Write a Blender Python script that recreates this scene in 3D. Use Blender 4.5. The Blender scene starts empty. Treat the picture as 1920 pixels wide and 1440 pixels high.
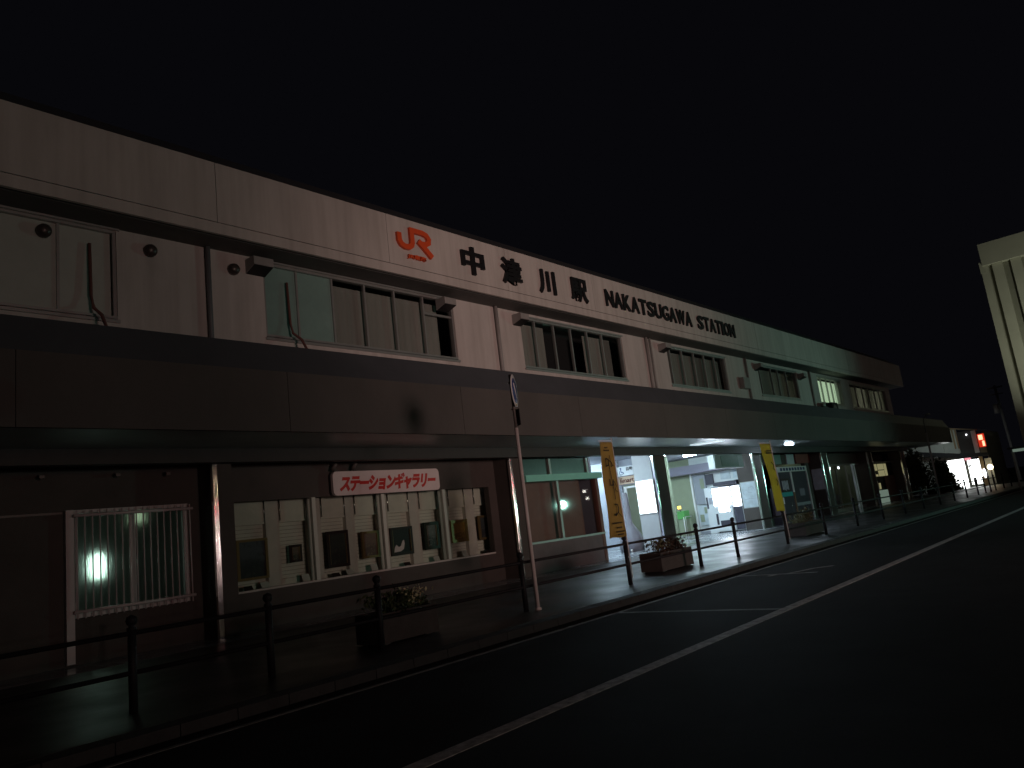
import bpy, bmesh, math, random
from mathutils import Vector, Matrix
R = math.radians
random.seed(7)
S = bpy.context.scene
COL = S.collection

# ------------------------------------------------------------------ materials
MATS = {}
def _lin(c): return (c[0], c[1], c[2], 1)
def mat(name, c, rough=.7, metal=0, var=.12, scale=3.0, bump=0, bscale=40, spec=.35, streak=0, coat=0):
    m = bpy.data.materials.new(name); m.use_nodes = True
    n = m.node_tree.nodes; l = m.node_tree.links
    b = n['Principled BSDF']
    b.inputs['Roughness'].default_value = rough
    b.inputs['Metallic'].default_value = metal
    b.inputs['Specular IOR Level'].default_value = spec
    b.inputs['Coat Weight'].default_value = coat
    g = n.new('ShaderNodeNewGeometry')
    if var:
        t = n.new('ShaderNodeTexNoise'); t.inputs['Scale'].default_value = scale; t.inputs['Detail'].default_value = 6
        t.inputs['Roughness'].default_value = .65
        src = g.outputs['Position']
        if streak:
            mp = n.new('ShaderNodeMapping'); mp.inputs['Scale'].default_value = (1, 1, streak)
            l.new(src, mp.inputs['Vector']); src = mp.outputs['Vector']
        l.new(src, t.inputs['Vector'])
        r = n.new('ShaderNodeValToRGB')
        r.color_ramp.elements[0].position = .3; r.color_ramp.elements[1].position = .72
        r.color_ramp.elements[0].color = _lin([x * (1 - var) for x in c])
        r.color_ramp.elements[1].color = _lin([min(1, x * (1 + var)) for x in c])
        l.new(t.outputs['Fac'], r.inputs['Fac'])
        if streak and streak < .5:
            mp2 = n.new('ShaderNodeMapping'); mp2.inputs['Scale'].default_value = (4.5, 4.5, .22); l.new(g.outputs['Position'], mp2.inputs['Vector'])
            t3 = n.new('ShaderNodeTexNoise'); t3.inputs['Scale'].default_value = 1; t3.inputs['Detail'].default_value = 7; l.new(mp2.outputs['Vector'], t3.inputs['Vector'])
            r3 = n.new('ShaderNodeValToRGB'); r3.color_ramp.elements[0].position = .32; r3.color_ramp.elements[0].color = (.70, .68, .66, 1)
            r3.color_ramp.elements[1].position = .56; r3.color_ramp.elements[1].color = (1, 1, 1, 1); l.new(t3.outputs['Fac'], r3.inputs['Fac'])
            mu = n.new('ShaderNodeMixRGB'); mu.blend_type = 'MULTIPLY'; mu.inputs['Fac'].default_value = .45
            l.new(r.outputs['Color'], mu.inputs['Color1']); l.new(r3.outputs['Color'], mu.inputs['Color2']); l.new(mu.outputs['Color'], b.inputs['Base Color'])
        else: l.new(r.outputs['Color'], b.inputs['Base Color'])
    else:
        b.inputs['Base Color'].default_value = _lin(c)
    if bump:
        t2 = n.new('ShaderNodeTexNoise'); t2.inputs['Scale'].default_value = bscale; t2.inputs['Detail'].default_value = 4
        l.new(g.outputs['Position'], t2.inputs['Vector'])
        bp = n.new('ShaderNodeBump'); bp.inputs['Strength'].default_value = bump; bp.inputs['Distance'].default_value = .02
        l.new(t2.outputs['Fac'], bp.inputs['Height']); l.new(bp.outputs['Normal'], b.inputs['Normal'])
    MATS[name] = m
    return m
def glow(name, c, strength):
    m = bpy.data.materials.new(name); m.use_nodes = True
    b = m.node_tree.nodes['Principled BSDF']
    b.inputs['Base Color'].default_value = _lin([x * .8 for x in c])
    b.inputs['Emission Color'].default_value = _lin(c)
    b.inputs['Emission Strength'].default_value = strength
    MATS[name] = m
    return m
def glass(name, tint=(.9, .93, .92), refl=.07):
    m = bpy.data.materials.new(name); m.use_nodes = True
    n = m.node_tree.nodes; l = m.node_tree.links; n.clear()
    o = n.new('ShaderNodeOutputMaterial'); mx = n.new('ShaderNodeMixShader')
    t = n.new('ShaderNodeBsdfTransparent'); t.inputs[0].default_value = _lin(tint)
    g = n.new('ShaderNodeBsdfGlossy'); g.inputs['Roughness'].default_value = .03
    f = n.new('ShaderNodeLayerWeight'); f.inputs['Blend'].default_value = .5
    pw = n.new('ShaderNodeMath'); pw.operation = 'POWER'; pw.inputs[1].default_value = 4; l.new(f.outputs['Facing'], pw.inputs[0])
    ma = n.new('ShaderNodeMath'); ma.operation = 'MULTIPLY_ADD'; ma.inputs[1].default_value = .45; ma.inputs[2].default_value = .02
    l.new(pw.outputs[0], ma.inputs[0]); l.new(ma.outputs[0], mx.inputs[0]); l.new(t.outputs[0], mx.inputs[1]); l.new(g.outputs[0], mx.inputs[2])
    l.new(mx.outputs[0], o.inputs['Surface']); MATS[name] = m
    return m
def tiles(name, c, sx, sy, rough, mortar=.5, bump=.15, var=.2, wet=0):
    m = mat(name, c, rough, var=0)
    n = m.node_tree.nodes; l = m.node_tree.links; b = n['Principled BSDF']
    g = n.new('ShaderNodeNewGeometry')
    br = n.new('ShaderNodeTexBrick'); br.inputs['Scale'].default_value = 1
    br.inputs['Brick Width'].default_value = sx; br.inputs['Row Height'].default_value = sy
    br.inputs['Mortar Size'].default_value = .006
    br.inputs['Color1'].default_value = _lin([x * (1 - var) for x in c]); br.inputs['Color2'].default_value = _lin([x * (1 + var) for x in c])
    br.inputs['Mortar'].default_value = _lin([x * mortar for x in c])
    l.new(g.outputs['Position'], br.inputs['Vector'])
    l.new(br.outputs['Color'], b.inputs['Base Color'])
    t = n.new('ShaderNodeTexNoise'); t.inputs['Scale'].default_value = .7; t.inputs['Detail'].default_value = 5
    l.new(g.outputs['Position'], t.inputs['Vector'])
    mr = n.new('ShaderNodeMapRange'); mr.inputs['From Min'].default_value = .35; mr.inputs['From Max'].default_value = .65
    mr.inputs['To Min'].default_value = rough - .08; mr.inputs['To Max'].default_value = rough + .1
    l.new(t.outputs['Fac'], mr.inputs['Value']); l.new(mr.outputs[0], b.inputs['Roughness'])
    if not bump: return m
    bp = n.new('ShaderNodeBump'); bp.inputs['Strength'].default_value = bump; bp.inputs['Distance'].default_value = .01
    t2 = n.new('ShaderNodeTexNoise'); t2.inputs['Scale'].default_value = 30
    l.new(g.outputs['Position'], t2.inputs['Vector'])
    ad = n.new('ShaderNodeMath'); ad.operation = 'SUBTRACT'
    l.new(t2.outputs['Fac'], ad.inputs[0]); l.new(br.outputs['Fac'], ad.inputs[1])
    l.new(ad.outputs[0], bp.inputs['Height']); l.new(bp.outputs['Normal'], b.inputs['Normal'])
    return m

mat('asphalt', (.013, .0125, .015), .8, spec=.15, var=.35, scale=1.2, bump=.7, bscale=90)
tiles('paver', (.022, .021, .022), .30, .30, .42, bump=.10)
tiles('tile', (.24, .25, .27), .40, .40, .19, mortar=.75, bump=0)
mat('kerbstone', (.032, .031, .031), .75, var=.25, scale=5, bump=.4)
mat('line_paint', (.44, .44, .43), .65, var=.6, scale=9, bump=.3)
mat('line_paint_worn', (.19, .19, .185), .65, var=.5, scale=7, bump=.3)
mat('wall_pale', (.54, .50, .475), .8, var=.10, scale=1.3, bump=.12, bscale=60, streak=.35)
mat('fascia_pale', (.56, .52, .485), .78, var=.11, scale=1.2, bump=.12, bscale=60, streak=.3)
mat('wall_brown', (.068, .056, .051), .7, var=.16, scale=1.3, bump=.25, bscale=70)
mat('wall_grey', (.13, .12, .125), .7, var=.12)
mat('canopy_brown', (.088, .080, .075), .72, var=.16, scale=.6, bump=.25, bscale=50, streak=.5)
mat('coping_slate', (.075, .082, .092), .55, var=.15, scale=.8)
mat('roof_slate', (.06, .06, .065), .6)
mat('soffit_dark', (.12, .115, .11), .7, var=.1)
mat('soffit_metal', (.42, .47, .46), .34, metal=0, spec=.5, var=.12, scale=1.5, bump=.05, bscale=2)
mat('beam_dark', (.045, .043, .042), .6)
mat('steel', (.90, .89, .88), .11, metal=1, var=.06, scale=2)
mat('alu', (.38, .38, .37), .45, metal=.6, var=.08)
mat('alu_dark', (.16, .14, .13), .5, metal=.3, var=.08)
mat('frame_brown', (.16, .07, .055), .5, var=.1)
mat('lintel_green', (.22, .62, .50), .4, var=.05)
mat('board_pale', (.44, .46, .42), .6, var=.06)
mat('board_green', (.20, .32, .29), .55, var=.08)
mat('blind_grey', (.22, .19, .18), .75, var=.15, scale=2.2, streak=.15)
mat('blind_light', (.32, .30, .28), .75, var=.12, scale=2.2, streak=.15)
mat('room_dark', (.03, .03, .032), .9, var=0)
mat('curtain_brown', (.25, .165, .145), .75, var=.1, scale=3)
mat('grille_paint', (.58, .52, .52), .45, var=.06)
mat('pipe_rust', (.17, .08, .07), .6, var=.15)
mat('pipe_grey', (.30, .29, .28), .5, var=.1)
mat('cap_brown', (.085, .07, .065), .38, metal=.4, var=.1)
mat('pipe_slate', (.14, .15, .16), .5, var=.1)
mat('black_metal', (.013, .013, .015), .6, var=.1, spec=.25)
mat('black_letter', (.012, .010, .012), .5, var=0)
mat('logo_red', (.75, .10, .03), .45, var=.05)
mat('sign_face', (.66, .56, .55), .5, var=.05)
mat('sign_red', (.50, .035, .03), .5, var=.08)
mat('white_paint', (.72, .72, .72), .5, var=.05)
mat('pole_pink', (.62, .56, .54), .4, var=.1, scale=4)
mat('road_sign_blue', (.05, .07, .22), .4, var=.1)
mat('road_sign_yellow', (.55, .40, .08), .5, var=.1)
mat('gallery_back', (.64, .61, .52), .8, var=.12, scale=2)
mat('gallery_pilaster', (.58, .53, .47), .75, var=.1, scale=2)
mat('gallery_floor', (.46, .43, .40), .7, var=.12, scale=4)
mat('gallery_mullion', (.55, .56, .50), .4, var=.05)
mat('gold', (.34, .23, .11), .35, metal=.7, var=.12, scale=20)
mat('dark_wood', (.035, .022, .02), .4, var=.2, scale=15)
mat('dark_green_wood', (.03, .045, .035), .4, var=.2, scale=15)
mat('ink', (.02, .02, .02), .8, var=0)
mat('yellow_cloth', (.52, .37, .10), .8, var=.06, scale=5)
mat('yellow_cloth_green', (.50, .48, .06), .8, var=.06, scale=5)
mat('planter_stone', (.055, .046, .043), .8, var=.15, scale=6, bump=.4)
mat('soil', (.04, .03, .025), .95, var=.2)
mat('leaf', (.055, .075, .03), .6, var=.35, scale=12)
mat('leaf_red', (.055, .032, .022), .6, var=.35, scale=12)
mat('leaf_pale', (.14, .14, .07), .6, var=.35, scale=12)
mat('petal', (.60, .55, .34), .6, var=.15, scale=14)
mat('bark', (.06, .045, .035), .9, var=.2, bump=.5)
mat('interior_white', (.66, .68, .70), .7, var=.04)
mat('cladding', (.36, .36, .37), .6, var=.05)
mat('interior_grey', (.30, .31, .36), .6, var=.06)
mat('interior_lilac', (.24, .22, .28), .7, var=.05)
mat('room_green', (.085, .10, .085), .8, var=.05)
mat('interior_sage', (.27, .30, .21), .7, var=.05)
mat('tarp', (.17, .165, .19), .7, var=.1, scale=6)
mat('gate_green', (.10, .35, .09), .4, var=.1)
mat('machine_white', (.68, .70, .73), .4, var=.04)
mat('machine_dark', (.055, .05, .07), .45, var=.1)
mat('poster_paper', (.50, .55, .60), .55, var=.16, scale=3.5)
mat('poster_silver', (.52, .52, .62), .45, var=.14, scale=4)
mat('board_deep_green', (.05, .16, .10), .5, var=.12, scale=5)
mat('red_board', (.20, .055, .045), .55, var=.15, scale=3)
mat('teal', (.05, .42, .42), .5, var=.05)
mat('navy', (.03, .05, .16), .5, var=0)
mat('tan', (.50, .36, .26), .55, var=.05)
mat('letter_brown', (.10, .03, .02), .6, var=0)
mat('wood_post', (.24, .15, .10), .6, var=.1)
mat('glass_green', (.025, .04, .034), .25, var=.3, scale=2)
mat('office_concrete', (.52, .52, .42), .8, var=.08, scale=.5, bump=.1, bscale=20)
mat('office_recess', (.24, .24, .19), .8, var=.1)
mat('house_wall', (.60, .63, .60), .8, var=.08)
mat('house_wall_tan', (.40, .30, .19), .8, var=.08)
mat('house_roof', (.035, .035, .04), .6)
mat('house_dark', (.05, .045, .045), .7)
mat('rubber_dark', (.03, .03, .03), .7, var=0)
glow('lit_white', (.90, .96, 1.0), 7)
glow('lit_tube', (.66, .90, 1.0), 95)
glow('lit_poster', (.86, .97, 1.0), 2.6)
glow('lit_vending', (.78, .88, 1.0), 15)
glow('lit_shop', (.95, 1.0, .98), 4.5)
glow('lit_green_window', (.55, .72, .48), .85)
glow('lit_cream', (.75, .70, .36), .28)
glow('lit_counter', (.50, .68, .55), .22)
glow('lit_panel', (.70, .86, .92), .7)
glow('lit_canopy', (.70, .84, 1.0), 70)
glow('lit_dim', (.80, .95, .70), 6)
glow('lit_red', (1, .05, .015), .55)
glow('lit_orange', (1, .70, .40), 1.3)
glow('lit_warm', (1, .80, .48), 9)
glow('lit_pink', (1, .35, .42), 1.0)
glow('lit_yellow', (1, .62, .1), 2.5)
glow('lit_frost', (.72, 1.0, .86), 5)
glow('lit_small', (.9, .95, 1.0), 5)
glow('lit_led', (.1, .9, .7), 3)
glass('pane')
# rippled privacy glass: scatters the lamp behind it into a vertical smear
m = mat('rippled_glass', (.55, .62, .58), .2, var=0)
_b = m.node_tree.nodes['Principled BSDF']; _b.inputs['Transmission Weight'].default_value = 1; _b.inputs['IOR'].default_value = 1.25
_b.inputs['Roughness'].default_value = .42; _n = m.node_tree.nodes; _l = m.node_tree.links
_g = _n.new('ShaderNodeNewGeometry'); _mp = _n.new('ShaderNodeMapping'); _mp.inputs['Scale'].default_value = (34, 34, 9)
_t = _n.new('ShaderNodeTexNoise'); _t.inputs['Scale'].default_value = 1
_bp = _n.new('ShaderNodeBump'); _bp.inputs['Strength'].default_value = .5; _bp.inputs['Distance'].default_value = .02
_l.new(_g.outputs['Position'], _mp.inputs['Vector']); _l.new(_mp.outputs[0], _t.inputs['Vector'])
_l.new(_t.outputs['Fac'], _bp.inputs['Height']); _l.new(_bp.outputs[0], _b.inputs['Normal'])

def painting_mat(name, top, bottom, blot, scale=3.5):
    m = bpy.data.materials.new(name); m.use_nodes = True
    n = m.node_tree.nodes; l = m.node_tree.links; b = n['Principled BSDF']; b.inputs['Roughness'].default_value = .5
    tc = n.new('ShaderNodeTexCoord'); sp = n.new('ShaderNodeSeparateXYZ'); l.new(tc.outputs['Generated'], sp.inputs[0])
    r = n.new('ShaderNodeValToRGB'); r.color_ramp.elements[0].color = _lin(bottom); r.color_ramp.elements[1].color = _lin(top)
    r.color_ramp.elements[0].position = .35; r.color_ramp.elements[1].position = .6
    t = n.new('ShaderNodeTexNoise'); t.inputs['Scale'].default_value = scale; t.inputs['Detail'].default_value = 8
    l.new(tc.outputs['Generated'], t.inputs['Vector'])
    a = n.new('ShaderNodeMath'); a.operation = 'MULTIPLY_ADD'; a.inputs[1].default_value = .5; l.new(t.outputs['Fac'], a.inputs[0])
    s2 = n.new('ShaderNodeMath'); s2.operation = 'SUBTRACT'; s2.inputs[1].default_value = .25
    l.new(sp.outputs['Z'], s2.inputs[0]); l.new(s2.outputs[0], a.inputs[2]); l.new(a.outputs[0], r.inputs['Fac'])
    mx = n.new('ShaderNodeMixRGB'); mx.inputs['Color2'].default_value = _lin(blot); l.new(r.outputs[0], mx.inputs['Color1'])
    t2 = n.new('ShaderNodeTexNoise'); t2.inputs['Scale'].default_value = scale * 1.7; t2.inputs['Detail'].default_value = 5
    l.new(tc.outputs['Generated'], t2.inputs['Vector'])
    r2 = n.new('ShaderNodeValToRGB'); r2.color_ramp.elements[0].position = .52; r2.color_ramp.elements[1].position = .66
    l.new(t2.outputs['Fac'], r2.inputs['Fac']); l.new(r2.outputs[0], mx.inputs['Fac'])
    l.new(mx.outputs[0], b.inputs['Base Color']); MATS[name] = m

# ------------------------------------------------------------------ mesh helpers
class MB:
    def __init__(s): s.bm = bmesh.new()
    def box(s, x0, x1, y0, y1, z0, z1, M=None, bev=0):
        x0, x1 = min(x0, x1), max(x0, x1); y0, y1 = min(y0, y1), max(y0, y1); z0, z1 = min(z0, z1), max(z0, z1)
        r = bmesh.ops.create_cube(s.bm, size=1)
        vs = r['verts']
        bmesh.ops.scale(s.bm, verts=vs, vec=(x1 - x0, y1 - y0, z1 - z0))
        bmesh.ops.translate(s.bm, verts=vs, vec=((x0 + x1) / 2, (y0 + y1) / 2, (z0 + z1) / 2))
        if bev:
            es = list({e for v in vs for e in v.link_edges})
            rr = bmesh.ops.bevel(s.bm, geom=es, offset=bev, segments=2, affect='EDGES', profile=.7)
            vs = list({v for f in rr['faces'] for v in f.verts} | {v for v in vs if v.is_valid})
        if M is not None: bmesh.ops.transform(s.bm, matrix=M, verts=vs)
        return s
    def tube(s, pts, r, n=10, caps=True):
        pts = [Vector(p) for p in pts]; rings = []
        rs = r if isinstance(r, (list, tuple)) else [r] * len(pts)
        for i, p in enumerate(pts):
            a = pts[max(0, i - 1)]; b = pts[min(len(pts) - 1, i + 1)]
            d = (b - a).normalized()
            u = d.cross(Vector((0, 0, 1)) if abs(d.z) < .95 else Vector((1, 0, 0))).normalized(); w = d.cross(u)
            rings.append([s.bm.verts.new(p + (u * math.cos(2 * math.pi * k / n) + w * math.sin(2 * math.pi * k / n)) * rs[i]) for k in range(n)])
        for i in range(len(rings) - 1):
            for k in range(n):
                f = s.bm.faces.new((rings[i][k], rings[i][(k + 1) % n], rings[i + 1][(k + 1) % n], rings[i + 1][k])); f.smooth = True
        if caps:
            s.bm.faces.new(rings[0]); s.bm.faces.new(list(reversed(rings[-1])))
        return s
    def lathe(s, c, prof, n=20, M=None):
        rings = []
        for (r, z) in prof:
            rings.append([s.bm.verts.new((math.cos(2 * math.pi * k / n) * r, math.sin(2 * math.pi * k / n) * r, z)) for k in range(n)])
        for i in range(len(rings) - 1):
            for k in range(n):
                f = s.bm.faces.new((rings[i][k], rings[i][(k + 1) % n], rings[i + 1][(k + 1) % n], rings[i + 1][k])); f.smooth = True
        s.bm.faces.new(list(reversed(rings[0]))); s.bm.faces.new(rings[-1])
        vs = [v for r in rings for v in r]
        if M is not None: bmesh.ops.transform(s.bm, matrix=M, verts=vs)
        bmesh.ops.translate(s.bm, verts=vs, vec=c)
        return s
    def prism(s, pts, axis, a0, a1):
        """polygon in the plane across `axis` ('y': pts are (x,z); 'x': (y,z); 'z': (x,y)), extruded from a0 to a1"""
        def P(p, a): return {'y': (p[0], a, p[1]), 'x': (a, p[0], p[1]), 'z': (p[0], p[1], a)}[axis]
        A = [s.bm.verts.new(P(p, a0)) for p in pts]; B = [s.bm.verts.new(P(p, a1)) for p in pts]
        s.bm.faces.new(A); s.bm.faces.new(list(reversed(B)))
        for i in range(len(pts)):
            j = (i + 1) % len(pts); s.bm.faces.new((A[j], A[i], B[i], B[j]))
        return s
    def quad(s, a, b, c, d):
        s.bm.faces.new([s.bm.verts.new(p) for p in (a, b, c, d)]); return s
def child_loc(parent):
    v = Vector((0, 0, 0))
    while parent: v += parent.location; parent = parent.parent
    return v
def obj(name, mb, mname, parent=None, at=None):
    me = bpy.data.meshes.new(name); bm = mb.bm
    bmesh.ops.recalc_face_normals(bm, faces=bm.faces)
    base = child_loc(parent)
    o = bpy.data.objects.new(name, me)
    if at is not None: o.location = Vector(at) - base; base = Vector(at)
    bmesh.ops.translate(bm, verts=bm.verts, vec=-base)
    bm.to_mesh(me); bm.free()
    me.materials.append(MATS[mname])
    COL.objects.link(o)
    if parent: o.parent = parent
    return o
def thing(name, label, cat, loc=(0, 0, 0), group=None):
    o = bpy.data.objects.new(name, None); o.empty_display_size = .2; COL.objects.link(o)
    o.location = loc; o['label'] = label; o['category'] = cat
    if group: o['group'] = group
    return o
def tag(o, label, cat, group=None):
    o['label'] = label; o['category'] = cat
    if group: o['group'] = group
    return o
def struct(o, kind='structure'): o['kind'] = kind; return o
def box(*a, **k): return MB().box(*a, **k)

def text_mesh(body, h, depth, weight=0.0, spacing=1.0):
    """a text turned into a mesh in the XZ plane facing -Y, lower-left at the origin, cap height h"""
    c = bpy.data.curves.new('t', 'FONT'); c.body = body; c.extrude = depth / 2; c.offset = weight; c.space_character = spacing
    c.resolution_u = 3
    o = bpy.data.objects.new('t', c); COL.objects.link(o)
    me = bpy.data.meshes.new_from_object(o.evaluated_get(bpy.context.evaluated_depsgraph_get()))
    bpy.data.objects.remove(o); bpy.data.curves.remove(c)
    bm = bmesh.new(); bm.from_mesh(me); bpy.data.meshes.remove(me)
    mb = MB(); mb.bm.free(); mb.bm = bm
    bmesh.ops.transform(bm, matrix=Matrix.Rotation(R(90), 4, 'X'), verts=bm.verts)
    return mb
def fit_text(body, x0, x1, z0, z1, y, depth, weight=0.0, shear=0, axis='y', spacing=1.0):
    mb = text_mesh(body, 1, depth, weight, spacing); bm = mb.bm
    xs = [v.co.x for v in bm.verts]; zs = [v.co.z for v in bm.verts]; ys = [v.co.y for v in bm.verts]
    a, b, c, d = min(xs), max(xs), min(zs), max(zs); y0 = min(ys)
    for v in bm.verts:
        zz = (v.co.z - c) / (d - c); xx = (v.co.x - a) / (b - a)
        X = x0 + xx * (x1 - x0) + shear * (zz - .5); Z = z0 + zz * (z1 - z0); dy = v.co.y - y0
        v.co = (X, y + dy, Z) if axis == 'y' else (y + dy, -X, Z)
    return mb
def stroke(mb, pts, w, y, depth, axis='y', taper=False):
    """a ribbon stroke along pts (x,z), width w, extruded in depth"""
    pts = [Vector(p) for p in pts]; L = []; Rr = []
    for i, p in enumerate(pts):
        if i == 0: d = (pts[1] - p).normalized(); nrm = Vector((-d.y, d.x)); k = 1
        elif i == len(pts) - 1: d = (p - pts[i - 1]).normalized(); nrm = Vector((-d.y, d.x)); k = 1
        else:
            d1 = (p - pts[i - 1]).normalized(); d2 = (pts[i + 1] - p).normalized()
            nrm = (Vector((-d1.y, d1.x)) + Vector((-d2.y, d2.x))).normalized(); k = min(1.6, 1 / max(.5, nrm.dot(Vector((-d1.y, d1.x)))))
        ww = w * (1 - .6 * i / (len(pts) - 1)) if taper else w
        L.append(p + nrm * ww / 2 * k); Rr.append(p - nrm * ww / 2 * k)
    for i in range(len(pts) - 1):
        mb.prism([L[i], L[i + 1], Rr[i + 1], Rr[i]], axis, y, y + depth)
    return mb

# ------------------------------------------------------------------ camera, world, light
H = 1.6
M = [[0.65567522, 0.06188336, 0.75250279], [-0.74544495, 0.21146274, 0.63213554], [-0.12000763, -0.97542501, 0.18478151]]
cam = bpy.data.cameras.new('camera'); co = bpy.data.objects.new('camera', cam); COL.objects.link(co)
mw = Matrix([[M[i][0], -M[i][1], -M[i][2], (0, 0, H)[i]] for i in range(3)] + [[0, 0, 0, 1]])
co.matrix_world = mw
cam.sensor_fit = 'HORIZONTAL'; cam.sensor_width = 36; cam.lens = 36 * 1412.7 / 1920
cam.clip_start = .05; cam.clip_end = 2000
S.camera = co
w = bpy.data.worlds.new('World'); S.world = w; w.use_nodes = True
bg = w.node_tree.nodes['Background']; bg.inputs['Color'].default_value = (.0021, .0021, .0030, 1); bg.inputs['Strength'].default_value = 1.0
S.view_settings.view_transform = 'Standard'; S.view_settings.look = 'None'; S.view_settings.exposure = 0; S.view_settings.gamma = 1
S.cycles.max_bounces = 8; S.cycles.sample_clamp_indirect = 4
def spot(name, loc, aim, power, color, size, blend, radius):
    d = bpy.data.lights.new(name, 'SPOT'); d.energy = power; d.color = color; d.spot_size = R(size); d.spot_blend = blend; d.shadow_soft_size = radius
    o = bpy.data.objects.new(name, d); COL.objects.link(o); o.location = loc
    o.rotation_euler = (Vector(aim) - Vector(loc)).to_track_quat('-Z', 'Y').to_euler(); return o
def point(name, loc, power, color, radius):
    d = bpy.data.lights.new(name, 'POINT'); d.energy = power; d.color = color; d.shadow_soft_size = radius
    o = bpy.data.objects.new(name, d); COL.objects.link(o); o.location = loc; return o
# lamps of the square across the road, behind the camera; added ones marked
spot('street_light', (6.5, -17, 2.8), (19.6, 14, 6.8), 9300, (1, .67, .60), 42, 1, 2.4)
spot('falloff_spot', (6.2, -17.2, 2.6), (19.2, 14, 6.6), 1100, (1, .72, .67), 72, 1, 2.4)  # added second spot, softens the falloff of street_light
spot('street_light_far', (52, -10, 2.9), (33, 13, 4.9), 3000, (.46, 1, .82), 80, 1, .3)
point('distant_lamp', (55.5, -10, 3.9), 14, (1, .93, .85), .12)
point('distant_lamp', (56.5, -10.5, 3.3), 14, (1, .93, .85), .12)
point('trim_fill', (3, -30, 3.5), 1350, (1, .82, .77), .27)  # added to brighten the column trims and fill the facade
point('trim_fill', (4.5, -33, 2.6), 600, (1, .86, .80), .25)  # added as well, lengthens the highlight on the trims
point('signal_light', (8, -22, 4.9), 330, (1, .03, .06), .24)
point('square_lamp', (2, -26, 6.6), 380, (1, .84, .42), .24)
spot('office_flood', (79, 2.0, 1.2), (90, 3, 14), 5200, (.97, 1, .80), 80, 1, .3)
spot('gable_fill', (75.5, 14.6, 5.4), (80, 17, 2.5), 130, (.86, 1, .94), 120, 1, .1)  # added fill for the pale gable of the far house

# ------------------------------------------------------------------ setting
struct(obj('ground', box(-300, 600, -300, 7.95, -.5, 0), 'asphalt'))
struct(obj('terrain', box(-300, 600, 7.95, 500, -.5, .0), 'asphalt'))
struct(obj('pavement', box(-12, 78, 8.0, 14.0, .001, .12), 'paver'))
struct(obj('hall_floor', box(-12, 66, 14.0, 26, .001, .123), 'tile'))
k = MB(); x = -12
while x < 78:
    k.box(x, x + .594, 7.72, 8.0, .0, .118, bev=.012); x += .6
struct(obj('kerb', k, 'kerbstone'))
struct(obj('edge_line', box(-12, 78, 7.36, 7.44, .0, .004), 'line_paint_worn'))
struct(obj('lane_line', box(-12, 62, 4.43, 4.60, .0, .004), 'line_paint'))
bl = MB().box(10.72, 10.82, 4.60, 7.36, .0, .004)
struct(obj('bay_line', bl, 'line_paint_worn'))
bl = MB().box(15.35, 15.43, 5.7, 7.36, 0, .004); stroke(bl, [(15.43, 6.3), (16.2, 6.05), (16.5, 5.75)], .09, 0, .004, 'z')
stroke(bl, [(15.1, 6.6), (15.3, 6.5)], .09, 0, .004, 'z')
struct(obj('road_marking', bl, 'line_paint_worn'))
def onto(y, x, zt):
    pass

# ------------------------------------------------------------------ station building
ST = thing('station_building', 'long two storey station building with pale upper storey over a dark brown canopy', 'station', (28, 15, 0))
PI = math.pi
def wall_with_holes(mb, x0, x1, z0, z1, y0, y1, holes):
    """front wall cut into boxes round rectangular holes (x0,x1,z0,z1), holes sorted by x and not overlapping in x"""
    x = x0
    for (a, b, c, d) in holes:
        if a > x: mb.box(x, a, y0, y1, z0, z1)
        if c > z0: mb.box(a, b, y0, y1, z0, c)
        if d < z1: mb.box(a, b, y0, y1, d, z1)
        x = b
    if x < x1: mb.box(x, x1, y0, y1, z0, z1)
    return mb
W1 = (2.7, 5.80, 6.36, 8.14); W2 = (8.95, 14.95, 6.38, 8.12); W3 = (17.9, 23.78, 6.40, 8.04)
W4 = (27.1, 32.5, 6.42, 8.02); W5 = (36.1, 41.3, 6.48, 8.0); W6 = (44.55, 48.75, 6.45, 8.0); W7 = (50.4, 58.5, 6.4, 7.95)
UW = [W1, W2, W3, W4, W5, W6, W7]
obj('upper_wall', wall_with_holes(MB(), -8, 59.6, 5.4, 8.18, 14.4, 14.66, UW), 'wall_pale', ST)
obj('upper_side_wall', box(59.34, 59.6, 14.66, 24, 5.4, 8.18), 'wall_pale', ST)
obj('upper_back_wall', box(-8, 59.6, 15.6, 15.7, 5.4, 8.18), 'room_dark', ST)
# fascia: panels with open joints over a dark backing, a plain strip below a groove
fx = -8; pan = MB(); strip = MB()
joints = [-8, -1.6, 2.95, 7.47, 12.02, 16.55, 21.05, 25.6, 30.1, 34.6, 39.2, 43.7, 48.2, 52.7, 57.2, 60.5]
for a, b in zip(joints[:-1], joints[1:]):
    pan.box(a + .006, b - .006, 13.58, 13.66, 8.43, 9.75)
strip.box(-8, 60.5, 13.585, 13.66, 8.18, 8.415)
obj('fascia', pan, 'fascia_pale', ST); obj('fascia_strip', strip, 'fascia_pale', ST)
obj('fascia_backing', box(-8, 60.42, 13.66, 13.74, 8.2, 9.7), 'beam_dark', ST)
obj('fascia_end', box(60.42, 60.5, 13.67, 24, 8.18, 9.75), 'fascia_pale', ST)
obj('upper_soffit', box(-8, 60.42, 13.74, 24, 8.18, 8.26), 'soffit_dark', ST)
obj('roof', MB().prism([(13.6, 9.752), (14.4, 10.40), (24, 10.7), (24, 9.752)], 'x', -8, 60.4), 'roof_slate', ST)
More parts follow.
